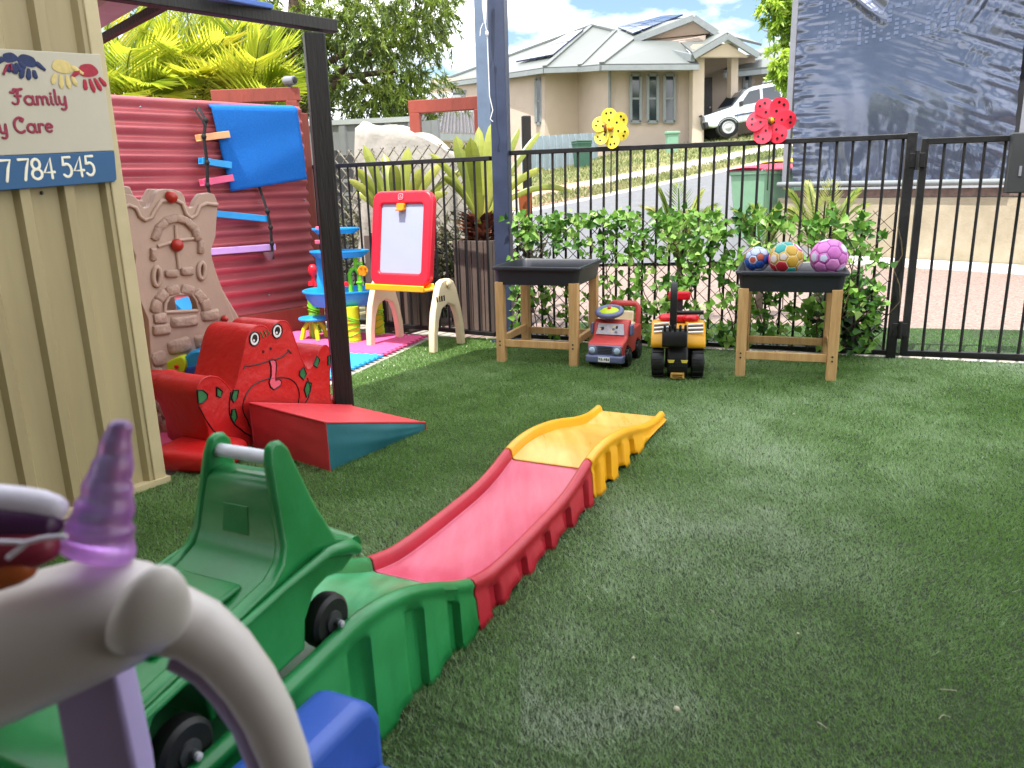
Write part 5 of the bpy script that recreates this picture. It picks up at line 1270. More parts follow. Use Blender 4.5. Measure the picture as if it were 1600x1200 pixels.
ai.tube(aq, [v*pxm for v in (16, 24, 27, 28, 28, 28)], 12); ai.build('arch_lining', M['lavender'], un, smooth=80)
b = MB(); lp = [U(83, 1090, .02), U(176, 1040, .02), U(196, 1130, .02), U(214, 1215, .02), U(225, 1300, .02), U(120, 1300, .02), U(100, 1180, .02)]
b.prism(lp, (0, 1, 0), 0, .035); b.build('front_strut', M['lavender'], un, bevel=.004, smooth=50)
b = MB(); s0 = (lp[4]+lp[5])/2; b.bar(Vector((s0.x, UY+.037, s0.z+.01)), (s0.x+.01, UY+.037, .03), .05, .035); b.build('strut_leg', M['lavender'], un, bevel=.004)
b = MB(); c_ = U(-150, 1100); b.tube([Vector((c_.x-.05, UY-.05, .60)), Vector((c_.x-.06, UY-.06, .42)), Vector((c_.x-.05, UY-.04, .25))], [.055, .085, .10], 20); b.build('neck', M['unicorn'], un, smooth=80)
b = MB(); b.box((c_.x+.10, UY+.0, .028), (.56, .20, .05)); b.build('rocker_base', M['lavender'], un, bevel=.02, seg=3, smooth=50)
b = MB(); b.box((c_.x-.05, UY-.04, .15), (.12, .12, .25)); b.build('pedestal', M['unicorn'], un, bevel=.03, seg=3, smooth=50)
hornm = mat('translucent_purple', (222, 168, 240), .28, .12, 30, rgb2=(190, 120, 222), trans=.85)
hn = MB(); k = 44; b0, b1 = U(150, 862, .0), U(188, 664, .02); rs = []; ps = []
for i in range(k+1):
    u = i/k; r_ = (50*(1-u)+15*u)*pxm*(1+.05*math.sin(u*6.2*2*math.pi)*(1-.4*u)); ps.append(b0.lerp(b1, u)+Vector((math.sin(u*20)*.0006, 0, 0))); rs.append(r_)
ps.append(b1+(b1-b0).normalized()*.004); rs.append(8*pxm)
hn.tube(ps, rs, 24); hn.build('horn', hornm, un, smooth=80)
mnm = [mat('mane_pearl', (206, 200, 214), .4, .05), mat('mane_plum', (64, 24, 66), .4, .15), mat('mane_crimson', (124, 30, 52), .4, .15), mat('mane_orange', (170, 84, 34), .45, .15)]
for (pts, r_, m_, nm) in (([(-300, 770), (-120, 772), (0, 782), (70, 788), (108, 800)], 22, 0, 'mane_lock'), ([(-300, 812), (-100, 812), (20, 818), (104, 822)], 30, 1, 'mane_lock'), ([(-300, 868), (-80, 862), (30, 858), (96, 850)], 34, 2, 'mane_lock'), ([(-300, 915), (-100, 905), (0, 895), (60, 880)], 28, 3, 'mane_lock')):
    MB().tube([U(x, y, -.015-.006*m_) for x, y in pts], [r_*pxm]*(len(pts)-1)+[r_*pxm*.62], 16).build(nm, mnm[m_], un, smooth=80, sub=1)
for pts in ([(-10, 846), (40, 848), (70, 840), (104, 838)], [(12, 872), (30, 858), (44, 846)]):
    MB().tube([U(x, y, -.058) for x, y in pts], 3.2*pxm, 8).build('mane_trim', mnm[0], un, smooth=80)
# ---------------------------------------------------------------- scraps on the turf
scm = mat('dry_scrap', (190, 184, 156), .8, .1)
for px_, py_, l in ((1482, 1078, .03), (1476, 1122, .025), (1285, 1133, .022), (922, 935, .03), (1113, 955, .018), (815, 620, .03)):
    g0 = G(px_, py_, .026); a = random.uniform(0, 3.1); d = Vector((math.cos(a), math.sin(a), 0))
    o = MB().tube([g0-d*l/2, g0+Vector((-d.y, d.x, 0))*l*.18+Vector((0, 0, .004)), g0+d*l/2], .0008, 6).build('dry_grass_strand', scm, None, smooth=60); tag(o, 'pale dry strand lying on the turf', 'strand', 'dry strands on the turf')
for px_, py_, r_, lab in ((1057, 1108, .006, 'larger beige crumb on the turf'), (989, 1028, .0032, 'tiny white crumb on the turf'), (1247, 990, .0032, 'tiny white crumb on the turf'), (1240, 647, .0045, 'tiny white crumb on the turf'), (978, 713, .006, 'white scrap lying beside the yellow track end')):
    g0 = G(px_, py_, .024); b = MB(); b.ball(g0, (r_*1.2, r_, r_*.7), 8, rz=px_); o = b.build('crumb', scm, None, smooth=60)
    for v in o.data.vertices: v.co += Vector((random.uniform(-1, 1), random.uniform(-1, 1), random.uniform(-1, 1)))*r_*.25
    tag(o, lab, 'crumb', 'crumbs on the turf' if 'tiny' in lab else None)
# ---------------------------------------------------------------- wall, clear blind and bins across the drive
WP = Plane((4.63, 9.24), (.617, -.787)); rzw = math.atan2(WP.u.y, WP.u.x)
rw = thing('rendered_wall', 'low cream rendered wall with dark brick edging under the clear blind', 'wall', WP.at(.5, 0))
b = MB(); b.box(WP.at(.9, .385, -.10), (5.1, .20, .79), rz=rzw); b.build('wall', M['wallcream'], rw, bevel=.01)
b = MB(); b.box(WP.at(.95, .83, -.10), (4.9, .22, .09), rz=rzw); b.build('brick_edging', M['brick'], rw, bevel=.006)
ke = MB().box(WP.at(.8, .03, .10), (5.4, .14, .09), rz=rzw).build('white_kerb', M['white']); ke['kind'] = 'structure'
bl = thing('clear_blind', 'large wrinkled blue-grey clear plastic blind above the cream wall', 'blind', WP.at(-.2, .9))
FBM = {}
def fbm(x, y, seed):
    g = FBM.setdefault(seed, np.random.default_rng(seed).random((64, 64)).tolist()) if seed not in FBM else FBM[seed]
    x = (x+40.) % 63; y = (y+40.) % 63; i = int(x); j = int(y); fx = x-i; fy = y-j; fx *= fx*(3-2*fx); fy *= fy*(3-2*fy)
    return (g[i][j]*(1-fx)+g[i+1][j]*fx)*(1-fy)+(g[i][j+1]*(1-fx)+g[i+1][j+1]*fx)*fy-.5
def blind(u, v):
    s_ = -1.44-.06*v+2.56*u; z = .92+2.55*v
    w = .05*fbm(u*3, v*3, 21)
    # crinkles along the laced edges, long folds from the bottom pipe, creases from the corners
    w += .026*fbm(u*12, v*70+4*u, 22)*math.exp(-u/.08)+.016*fbm(u*30, v*8, 23)*math.exp(-u/.06)
    ur = 1-u; w += .032*fbm(ur*9+v*3, v*58-ur*26, 24)*math.exp(-ur/.17)+.030*fbm(u*34+v*10, v*10, 25)*math.exp(-ur/.12)
    w += .060*fbm(u*22+(u-.5)*v*-16, v*2.2, 26)*math.exp(-v/.17)+.02*fbm(u*40, v*20, 27)*math.exp(-v/.10)
    d = (u-.13)*.66+(v-.98)*.75; t = (u-.13)*.75-(v-.98)*.66
    w += .035*math.exp(-(d/.016)**2)*(0 < t < .42)*min(1, max(0, t)/.08)*min(1, max(0, .42-t)/.1)-.02*math.exp(-((d-.035)/.018)**2)*(0 < t < .36)
    k = math.exp(-((u-.86)/.16)**2-((v-.80)/.22)**2); w += .026*k*fbm((u*.55+v*.8)*7, (u*.8-v*.55)*70, 28)
    return WP.at(s_, z, .03+w)
bm_ = mat('clear_pvc', (78, 86, 106), .10, .10, 1.2, .10, 9, rgb2=(60, 67, 84), spec=1., metal=.35)
b = MB(); b.grid(blind, 210, 190); b.build('pvc_sheet', bm_, bl, smooth=80)
# pale squares painted on to imitate light seen through the sheet
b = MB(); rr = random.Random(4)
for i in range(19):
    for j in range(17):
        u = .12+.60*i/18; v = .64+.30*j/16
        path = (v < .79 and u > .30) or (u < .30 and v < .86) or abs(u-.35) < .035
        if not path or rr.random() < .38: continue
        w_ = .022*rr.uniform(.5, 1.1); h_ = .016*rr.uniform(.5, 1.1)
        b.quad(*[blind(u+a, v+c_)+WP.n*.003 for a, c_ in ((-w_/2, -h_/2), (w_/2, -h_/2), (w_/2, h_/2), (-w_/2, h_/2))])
b.build('see_through_squares', mat('pale_squares', (92, 101, 124), .12, .1, 4, metal=.2), bl)
b = MB(); b.tube([WP.at(-1.62, .955, .055), WP.at(1.14, .935, .055)], .034, 14); b.build('bottom_pipe', M['gutter'], bl, smooth=50)
b = MB(); b.box(WP.at(-1.545, 2.2, .0), (.085, .06, 2.62), rz=rzw); b.build('side_channel', M['greyplastic'], bl, bevel=.006)
b = MB(); b.box(WP.at(1.20, 2.2, .0), (.10, .08, 2.62), rz=rzw); b.build('side_channel', M['greyplastic'], bl, bevel=.006)
b = MB(); b.box(WP.at(-.17, 3.54, 0), (2.9, .14, .14), rz=rzw); b.build('head_box', M['steelpale'], bl, bevel=.006)
b = MB(); b.box(WP.at(-.15, 2.2, -.5), (2.9, .04, 2.6), rz=rzw); b.build('interior_shade', mat('dark_interior', (52, 54, 60), .8, .2, 2), bl)  # dark sheet added for the shaded space behind the blind
def wheelie(c, rz, h, lidm, label):
    t = thing('wheelie_bin', label, 'bin', c, rz)
    b = MB(); w0, d0, w1, d1 = .44, .46, .57, .64
    vs = [Vector((sx*w/2, sy*d/2, z)) for w, d, z in ((w0, d0, .06), (w1, d1, h-.07), (w1+.05, d1+.05, h-.07), (w1+.05, d1+.05, h-.02)) for sx, sy in ((-1, -1), (1, -1), (1, 1), (-1, 1))]
    b.add(vs, [(3, 2, 1, 0)]+[(i*4+j, i*4+(j+1) % 4, i*4+4+(j+1) % 4, i*4+4+j) for i in range(3) for j in range(4)]+[(12, 13, 14, 15)]); b.build('body', M['bingreen'], t, bevel=.02, seg=3, smooth=45)
    b = MB(); b.grid(lambda u, v: Vector(((u-.5)*(w1+.08), (v-.5)*(d1+.10), h-.015+.075*math.sin(math.pi*u)**.5*(.5+.5*v)+.02*(abs(u-.5) < .33)*(v > .2))), 15, 12); b.build('lid', lidm, t, smooth=60, solid=.01)
    b = MB(); b.tube([(-.25, d1/2+.08, h-.03), (.25, d1/2+.08, h-.03)], .016, 8); b.build('handle', M['bingreen'], t, smooth=50)
    for x in (-.24, .24): MB().lathe([(.03, -.03), (.10, -.03), (.10, .03), (.03, .03)], 20, (x, d1/2-.02, .10), (1, 0, 0)).build('wheel', M['rubber'], t, smooth=35)
g_ = P(1190, 300, 10.9); wheelie((g_.x, 10.9, .06), -.95, 1.10, M['binred'], 'pale green wheelie bin with a bright red lid')
g_ = P(1236, 290, 11.8); wheelie((g_.x, 11.8, .12), -1.0, 1.14, M['binyellow'], 'wheelie bin with a yellow lid beside the clear blind')
# ---------------------------------------------------------------- beige house across the road
hs = thing('brick_house', 'beige rendered single-storey house with grey roof and solar panels', 'house', P(1000, 230, 27))
def wallseg(name, a, Ya, b_, Yb, m, zt=None):
    """wall between two photo points on its base line, up to the eave"""
    (ax, ay0, ay1), (bx, by0, by1) = a, b_
    q = [P(ax, ay0, Ya), P(bx, by0, Yb), P(bx, by1, Yb), P(ax, ay1, Ya)]
    for i in (0, 1): q[i].z = min(q[i].z, 1.2)-.6
    n_ = (q[1]-q[0]).cross(Vector((0, 0, 1))).normalized()
    if n_.y > 0: n_ = -n_
    MB().prism(q, n_, -.2, 0).build(name, m, hs); return n_
wallseg('wall', (672, 270, 125), 33, (851, 250, 108), 28.6, M['render'])
wallseg('wall', (851.5, 250, 108), 28.6, (904, 250, 104), 29.2, M['renderlight'])
wallseg('wall', (902.5, 250, 104), 29.2, (953, 245, 102), 26.4, M['render'])
nfr = wallseg('wall', (953.5, 245, 102), 26.4, (1082, 235, 98), 26.0, M['render'])
wallseg('wall', (1153, 235, 110), 28.2, (1330, 215, 90), 29.2, M['render'])
# porch: two columns, recessed walls, door
for x0, x1, Y in ((1083, 1101, 25.4), (1143, 1154, 26.0)):
    q = [P(x0, 235, Y), P(x1, 235, Y), P(x1, 82, Y), P(x0, 82, Y)]; q[0].z = q[1].z = .8
    MB().prism(q, (0, 1, 0), 0, .5).build('porch_column', M['renderlight'], hs, bevel=.01)
q = [P(1083, 86, 25.42), P(1154, 84, 25.9), P(1154, 70, 25.9), P(1083, 74, 25.42)]; MB().prism([q[0], q[1], P(1154, 84, 25.9)+Vector((0, 0, .32)), P(1083, 86, 25.42)+Vector((0, 0, .32))], (0, 1, 0), .05, .4).build('porch_lintel', M['renderlight'], hs)
q = [P(1101, 240, 28.0), P(1180, 235, 28.0), P(1180, 86, 28.0), P(1090, 86, 28.0)]; q[0].z = q[1].z = .8; MB().prism(q, (0, 1, 0), 0, .2).build('porch_wall', M['render'], hs)
q = [P(1098, 214, 27.9), P(1112, 213, 27.9), P(1112, 121, 27.9), P(1098, 122, 27.9)]; dr_ = MB().prism(q, (0, -1, 0), 0, .08).build('front_door', mat('dark_screen_door', (66, 62, 62), .5, .15, 6), hs)
MB().lathe([(.03, 0), (.03, .08)], 8, P(1109, 168, 27.8), (0, -1, 0)).build('door_handle', M['chrome'], dr_)
def window(x0, x1, y0, y1, Ya, bars=1, n_=Vector((0, -1, 0))):
    q = [P(x0, y1, Ya), P(x1, y1, Ya), P(x1, y0, Ya), P(x0, y0, Ya)]
    f_ = MB(); 
    for i in range(4): f_.bar(q[i], q[(i+1) % 4], .09, .09)
    for k in range(bars): f_.bar(q[0].lerp(q[3], .5), q[1].lerp(q[2], .5), .05, .06)
    fo = f_.build('window', M['gutter'], hs); MB().prism(q, n_, -.03, .005).build('pane', M['glassdark'], fo)
for x0, x1 in ((985.5, 1001), (1012, 1027.5), (1038, 1054)): window(x0, x1, 117, 190.5, 26.4-.4*(x0-953)/129-.12)
window(837, 845, 123, 193, 28.75); window(1162, 1172, 117, 139, 28.0); window(706, 735, 143, 156, 31.5)
# roof: faces through surveyed ridge, hip and eave points
RFM = M['roofgrey']
E0, Ea, Eb, E1, E2 = P(678, 133, 33), P(851, 107, 27.9), P(906, 105, 27.4), P(940, 102, 25.3), P(1092, 101, 24.9)
R0, R1, Vg, Gl, Gp, Gr = P(925, 42, 31.5), P(961, 51, 30.5), P(1060, 66, 27.2), P(990, 63, 28.2), P(1081, 28, 27.2), P(1117, 52, 27.2)
RB0 = P(760, 100, 37); RB1 = P(1040, 30, 33)
b = MB()
b.quad(E0, Ea, R0); b.quad(Ea, Eb, R1, R0); b.quad(Eb, E1, Gl, R1); b.quad(E1, E2, Vg, Gl)
b.quad(R1, Gl, Gp, RB1); b.quad(Gp, Gr, P(1190, 70, 31), RB1); b.quad(E0, R0, RB0)
b.quad(R0, R1, RB1, P(930, 44, 36)); b.build('roof', RFM, hs, solid=.08)
rbm = M['gutter']
for a, c_ in ((E0, Ea), (Ea, Eb), (Eb, E1), (E1, E2)): MB().bar(a-Vector((0, 0, .08)), c_-Vector((0, 0, .08)), .16, .15).build('gutter', rbm, hs)
for a, c_ in ((Gp, Gl), (Gp, Gr)): MB().bar(a+Vector((0, -.25, -.05)), c_+Vector((0, -.25, -.05)), .12, .19).build('barge_board', rbm, hs)
for a, c_ in ((R0, Ea), (R1, Eb), (R0, R1), (E0, R0), (E1, Gl)): MB().bar(a+Vector((0, -.02, .06)), c_+Vector((0, -.02, .06)), .16, .07).build('ridge_cap', RFM, hs)
MB().prism([Gl+Vector((.4, 0, -.02)), Gr+Vector((-.3, 0, -.05)), Gr+Vector((-.3, 0, -.5)), Vg, Gl+Vector((.5, 0, -.1))], (0, 1, 0), 0, .2).build('gable_base', M['render'], hs)
MB().prism([Gl+Vector((.3, .0, 0)), Gr+Vector((-.1, .0, 0)), Gp+Vector((0, .0, -.12))], (0, 1, 0), -.05, .25).build('gable', M['render'], hs)
# porch roof with its own gable
Pp, Pl, Pr = P(1136, 53, 24.9), P(1083, 84, 24.9), P(1184, 83, 25.2); Pb = P(1062, 66, 27.5)
b = MB(); b.quad(Pl, Pp, P(1108, 56, 28.6), Pb); b.quad(Pp, Pr, P(1190, 86, 28.6), P(1108, 56, 28.6)); b.build('porch_roof', RFM, hs, solid=.08)
for a, c_ in ((Pp, Pl), (Pp, Pr)): MB().bar(a+Vector((0, -.05, -.08)), c_+Vector((0, -.05, -.08)), .1, .17).build('barge_board', rbm, hs)
MB().bar(Pl-Vector((0, 0, .12)), P(1050, 83, 26.4), .14, .2).build('gutter', rbm, hs)
MB().prism([Pl+Vector((.25, .1, -.08)), Pr+Vector((-.25, .1, -.08)), Pp+Vector((0, .1, -.22))], (0, 1, 0), 0, .2).build('porch_gable', M['renderlight'], hs)
# right wing roof
W1, W2, W3, W4 = P(1132, 112, 27.0), P(1340, 94, 28.2), P(1340, 50, 33), P(1205, 75, 33)
b = MB(); b.quad(W1, W2, W3, W4); b.quad(W1, W4, P(1140, 90, 33)); b.build('wing_roof', RFM, hs, solid=.08); MB().bar(W1-Vector((0, 0, .12)), W2-Vector((0, 0, .08)), .16, .15).build('gutter', rbm, hs)
MB().tube([P(952.5, 104, 26.2), P(952.5, 130, 26.25), P(952.5, 165, 26.28)]+[P(952.5, 225, 26.3)], .05, 8).build('downpipe', rbm, hs, smooth=50)
def on_face(A3, B3, C3, D3, u, v, o=.1): return A3.lerp(B3, u).lerp(D3.lerp(C3, u), v)+Vector((0, -.02, o))
def array(name, quad_, nu, nv, off):
    A3, B3, C3, D3 = quad_
    for i in range(nu):
        for j in range(nv):
            q = [on_face(A3, B3, C3, D3, (i+a)/nu, (j+c_)/nv, off) for a, c_ in ((.03, .03), (.97, .03), (.97, .97), (.03, .97))]
            n_ = (q[1]-q[0]).cross(q[3]-q[0]).normalized(); n_ = n_ if n_.z > 0 else -n_
            MB().prism(q, n_, 0, .05).build(name, M['solar'], hs)
fA = lambda u, v: E0.lerp(Ea, u).lerp(R0, v)
array('solar_panel', (fA(.62, .18), fA(.98, .20), fA(.99, .82), fA(.5, .80)), 5, 2, .12)
fG = lambda u, v: R1.lerp(Gl, u).lerp(RB1.lerp(Gp, u), v)
array('solar_panel', (fG(.02, .04), fG(.86, .04), fG(.86, .93), fG(.02, .93)), 2, 5, .12)
an = MB(); a0 = P(1203, 78, 30); an.tube([a0, P(1201, 48, 30)], .025, 6)
for k in range(6): an.tube([P(1190+4*k, 44+2*k, 30), P(1196+4*k, 50+1*k, 30)], .012, 5)
an.tube([P(1186, 45, 30), P(1216, 52, 30)], .015, 5); an.tube([P(1201, 50, 30), P(1186, 66, 30)], .008, 4); an.tube([P(1201, 50, 30), P(1218, 66, 30)], .008, 4)
an.build('antenna', M['greyplastic'], hs)
# tiled house lower down on the far left
nh = thing('tiled_house', 'low house with grey tiled roof glimpsed beneath the timber rail', 'house', P(710, 230, 24))
q = [P(640, 206, 23), P(790, 212, 23), P(775, 178, 26), P(655, 176, 26)]; b = MB()
def tl(u, v):
    p = q[0].lerp(q[1], u).lerp(q[3].lerp(q[2], u), v); return p+Vector((0, 0, .045*math.sin(u*2*math.pi*26)+.07*((v*9) % 1)))
b.grid(tl, 170, 60); b.build('roof', M['tile'], nh, smooth=30)
MB().bar(q[0]-Vector((0, 0, .1)), q[1]-Vector((0, 0, .1)), .14, .18).build('gutter', M['gutter'], nh)
w0 = [q[0]+Vector((.3, .5, -.2)), q[1]+Vector((-.3, .5, -.2))]; MB().prism([Vector((w0[0].x, w0[0].y, -.2)), Vector((w0[1].x, w0[1].y, -.2)), w0[1], w0[0]], (0, 1, 0), 0, .2).build('wall', M['renderlight'], nh)
q2 = [P(640, 176, 28), P(742, 178, 28), P(718, 150, 31), P(668, 152, 31)]; MB().quad(*q2).build('upper_roof', M['roofgrey'], nh, solid=.08)
q3 = [P(655, 172, 28), P(705, 170, 28), P(708, 153, 30), P(664, 154, 30)]; MB().quad(*[p+Vector((0, 0, .15)) for p in q3]).build('solar_panel', M['solar'], nh, solid=.05)
q4 = [P(725, 184, 27), P(772, 200, 26), P(776, 190, 28), P(735, 172, 29)]; MB().quad(*q4).build('side_roof', M['tile'], nh, solid=.08)
MB().prism([Vector((q2[0].x, 29, 0)), Vector((q2[1].x, 29, 0)), Vector((q2[1].x, 29, q2[1].z)), Vector((q2[0].x, 29, q2[0].z))], (0, 1, 0), 0, .2).build('wall', M['renderlight'], nh)
# pale paling fence beside the house, green cabinet and bin
pf = thing('paling_fence', 'pale blue-grey paling fence beside the beige house', 'fence', P(890, 262, 23.5))
a, c_ = P(815, 262, 22.0), P(934, 252, 25.0); n_ = 30
bars_ = MB(); zt_ = P(870, 214, 23.2).z
d = (c_-a); d.z = 0; d.normalize(); rzp = math.atan2(d.y, d.x); Lp = math.hypot(c_.x-a.x, c_.y-a.y); k = int(Lp/.16)
for i in range(k):
    p = a.lerp(c_, (i+.5)/k); z0 = p.z-.1; z1_ = P(850, 216, 22.9).z*(1-i/k)+P(930, 207, 24.9).z*i/k
    bars_.box((p.x, p.y, (z0+z1_)/2), (.135, .02 if i % 2 else .05, z1_-z0), rz=rzp)
bars_.build('palings', M['bluegreyfence'], pf)
b = MB(); b.bar(a+Vector((0, .06, .4)), c_+Vector((0, .06, .4)), .06, .06); b.build('rail', M['bluegreyfence'], pf)
gb = thing('service_cabinet', 'small pale green service cabinet on the lawn before the house', 'cabinet', P(1051, 243, 23))
q0, q1 = P(1042, 243, 23), P(1061, 208, 23); b = MB(); b.box(((q0.x+q1.x)/2, 23.15, (q0.z+q1.z)/2), (q1.x-q0.x, .3, q1.z-q0.z)); b.build('cabinet', M['boxgreen'], gb, bevel=.03)
b = MB(); b.box(((q0.x+q1.x)/2, 23.15, q1.z+.02), (q1.x-q0.x+.06, .36, .08)); b.build('cap', M['boxgreen'], gb, bevel=.02)
g2 = P(909, 264, 22.4); t = thing('wheelie_bin', 'dark green bin in front of the pale paling fence', 'bin', g2, .3)
b = MB(); vs = [Vector((sx*w/2, sy*w/2, z)) for w, z in ((.32, 0), (.42, .66), (.45, .67), (.45, .71)) for sx, sy in ((-1, -1), (1, -1), (1, 1), (-1, 1))]
b.add(vs, [(3, 2, 1, 0)]+[(i*4+j, i*4+(j+1) % 4, i*4+4+(j+1) % 4, i*4+4+j) for i in range(3) for j in range(4)]+[(12, 13, 14, 15)]); b.build('body', mat('dark_green_bin', (54, 92, 78), .5, .08), t, bevel=.02)
b = MB(); b.box((0, 0, .74), (.46, .46, .05)); b.build('lid', mat('dark_bin_lid', (60, 84, 70), .5, .08), t, bevel=.02)
# ---------------------------------------------------------------- white ute and the grey car behind it
gl = M['glassdark']
def vehicle(name, label, base, rz, pitch, prof, w, m, wins, wheels, wr, extra=None):
    t = thing(name, label, 'ute' if 'ute' in label else 'car', base, rz); t.rotation_euler = (0, -pitch, rz)
    b = MB(); b.prism([Vector((x, -w/2, z)) for x, z in prof], (0, 1, 0), 0, w); b.build('body', m, t, bevel=.07, seg=3, smooth=50)
    for lp in wins:
        for sy in (-1, 1): MB().prism([Vector((x, sy*(w/2-.012), z)) for x, z in lp], (0, sy, 0), 0, .022).build('side_window', gl, t)
    for x in wheels:
        for sy in (-1, 1):
            o = MB().lathe([(wr*.6, -.12), (wr*.95, -.12), (wr, -.08), (wr, .08), (wr*.95, .12), (wr*.6, .12)], 28, (x, sy*(w/2-.10), wr), (0, sy, 0)).build('wheel', M['rubber'], t, smooth=35)
            MB().lathe([(wr*.70, 0), (wr*.66, .03), (wr*.4, .01), (wr*.2, .05), (.01, .06)], 20, (x, sy*(w/2+.016), wr), (0, sy, 0)).build('rim', M['chrome'], o, smooth=35)
            MB().lathe([(wr*1.14, -.2), (wr*1.14, .005), (wr*1.03, .012), (wr*1.03, -.2)], 28, (x, sy*(w/2), wr*1.02), (0, sy, 0), cap=False).build('wheel_arch', M['darkgrey'], t, smooth=40)
    return t
# profile runs from the bumper (x=0) to the tail
ub = P(1122, 217.5, 26.0)
prof = [(.0, .55), (-.02, .80), (.05, .98), (.55, 1.06), (1.05, 1.14), (1.60, 1.72), (1.85, 1.80), (2.9, 1.80), (3.05, 1.74), (3.15, 1.12), (4.85, 1.12), (4.88, .60), (4.7, .50), (.25, .45)]
ute = vehicle('white_ute', 'white dual-cab ute parked on the sloping lawn by the house', ub+Vector((-.60, -.1, -.06)), .12, R(8.5), prof, 1.70, M['utewhite'],
 [[(1.28, 1.14), (1.68, 1.63), (2.08, 1.66), (2.08, 1.14)], [(2.18, 1.14), (2.18, 1.66), (2.78, 1.66), (2.86, 1.14)]], (.78, 3.75), .36)
ute.scale = (.86, .86, .75)
b = MB(); b.prism([Vector((1.10, -.68, 1.17)), Vector((1.10, .68, 1.17)), Vector((1.55, .62, 1.66)), Vector((1.55, -.62, 1.66))], Vector((-.75, 0, .66)), .03, .07); b.build('windscreen', gl, ute)
b = MB(); b.tube([(-.10, -.7, .45), (-.16, -.72, .70), (-.12, -.70, 1.0), (-.12, .70, 1.0), (-.16, .72, .70), (-.10, .7, .45)], .04, 8); b.build('bull_bar', M['darkgrey'], ute, smooth=50)
b = MB(); b.box((.0, 0, .60), (.12, 1.72, .26)); b.build('bumper', M['darkgrey'], ute, bevel=.04)
for sy in (-1, 1): b = MB(); b.box((.02, sy*.60, .88), (.10, .30, .16)); b.build('headlight', M['board'], ute, bevel=.03)
b = MB(); b.box((2.2, -.86, .78), (2.3, .02, .06)); b.build('side_stripe', mat('slate_stripe', (64, 72, 104), .4, .05), ute)
for x in (1.95, 2.75): b = MB(); b.box((x, -.865, 1.02), (.16, .03, .045)); b.build('door_handle', M['darkgrey'], ute)
for x in (1.16, 2.12, 2.98): b = MB(); b.box((x, -.852, .90), (.012, .006, .80)); b.build('door_gap', M['darkgrey'], ute)
b = MB(); b.box((1.30, -.95, 1.20), (.12, .16, .20)); b.build('wing_mirror', M['darkgrey'], ute, bevel=.03)
b = MB()
for y in (-.7, .7): b.tube([(2.95, y, 1.1), (2.95, y, 1.98), (4.7, y, 1.98), (4.7, y, 1.1)], .03, 8)
for x in (2.95, 3.8, 4.7): b.tube([(x, -.7, 1.98), (x, .7, 1.98)], .025, 8)
b.build('ladder_rack', M['utewhite'], ute, smooth=50)
b = MB(); b.prism([Vector((x, -.80, z)) for x, z in ((3.2, 1.12), (3.28, 1.68), (4.6, 1.62), (4.8, 1.12))], (0, 1, 0), 0, 1.6); b.build('canopy', mat('grey_canopy', (120, 118, 116), .4, .2, 3), ute, bevel=.05, seg=2)
q = P(1236, 208, 24.5)
vehicle('parked_car', 'silver-grey car parked behind the white ute, partly behind the blind', q+Vector((-.5, 0, .1)), .3, R(8), [(0, .35), (-.05, .62), (.1, .80), (1.1, .95), (1.75, 1.42), (3.0, 1.45), (3.8, 1.05), (4.3, 1.0), (4.4, .5), (4.2, .3), (.2, .3)], 1.7, mat('silver_car_paint', (150, 158, 164), .25, .05, 2, metal=.3), [[(1.3, .98), (1.82, 1.36), (2.3, 1.38), (2.3, .98)], [(2.4, .98), (2.4, 1.38), (2.95, 1.38), (3.5, 1.02)]], (.75, 3.45), .31)
# ---------------------------------------------------------------- palms and trees
palm_m = leafmat('golden_palm_leaf', [(44, 70, 22), (118, 150, 40), (204, 210, 70), (240, 214, 96)], .4, .5, tcol=(216, 222, 70))
def fronds(name, root_, specs, m, L0=.52, wd=.021, nl=27):
    for (a, tip, sag) in specs:
        a = Vector(a); tip = Vector(tip); mid = a.lerp(tip, .55)+Vector((0, 0, sag)); k = nl; pos = []; d = []; nr = []; ln = []; tn = []; pts = []
        base_t = random.uniform(.05, .60)
        for i in range(k+1):
            u = i/k; p = a*(1-u)**2+mid*2*u*(1-u)+tip*u*u; pts.append(p)
        for i in range(4, k+1):
            u = i/k; t_ = (pts[i]-pts[i-1]).normalized(); s_ = t_.cross(Vector((0, 0, 1)));
            if s_.length < .1: s_ = Vector((1, 0, 0))
            s_.normalize(); upv = s_.cross(t_)
            l = L0*(math.sin(math.pi*min(1, u*.86+.12))**.7)*random.uniform(.85, 1.1)
            for sg in (1, -1):
                dv = t_*(.62+.35*u)+s_*sg*(.85-.35*u)+upv*(.26-.1*u)+Vector((0, 0, -.16-.12*random.random()))
                pos.append(pts[i]); d.append(dv); nr.append(upv+s_*sg*.3); ln.append(l); tn.append(min(1, max(0, base_t+.38*u*random.uniform(.4, 1.2)+random.uniform(-.12, .12))))
        fo = leaf_cloud('frond', np.array(pos), np.array(d), np.array(nr), np.array(ln), wd, np.array(tn), m, root_, curl=.22)
        MB().tube(pts[::3], [.014*(1-.8*j/len(pts[::3])) for j in range(len(pts[::3]))], 6).build('rachis', m, fo)
def palm(px0, Y, zc, tips, label):
    c_ = P(px0, 200, Y); t = thing('palm_tree', label, 'palm', (c_.x, Y, 0), group='golden palms behind the red fence')
    b = MB()
    for k in range(4): a = k*1.7; b.tube([(c_.x+.08*math.cos(a), Y+.08*math.sin(a), -.02), (c_.x+.10*math.cos(a), Y+.10*math.sin(a), zc*.6), (c_.x+.06*math.cos(a), Y+.06*math.sin(a), zc)], [.05, .04, .03], 8)
    b.build('trunk', M['bark'], t, smooth=60)
    fronds('frond', t, [((c_.x, Y, zc-.1), P(x, y, Y+dy), sag) for x, y, dy, sag in tips], palm_m)
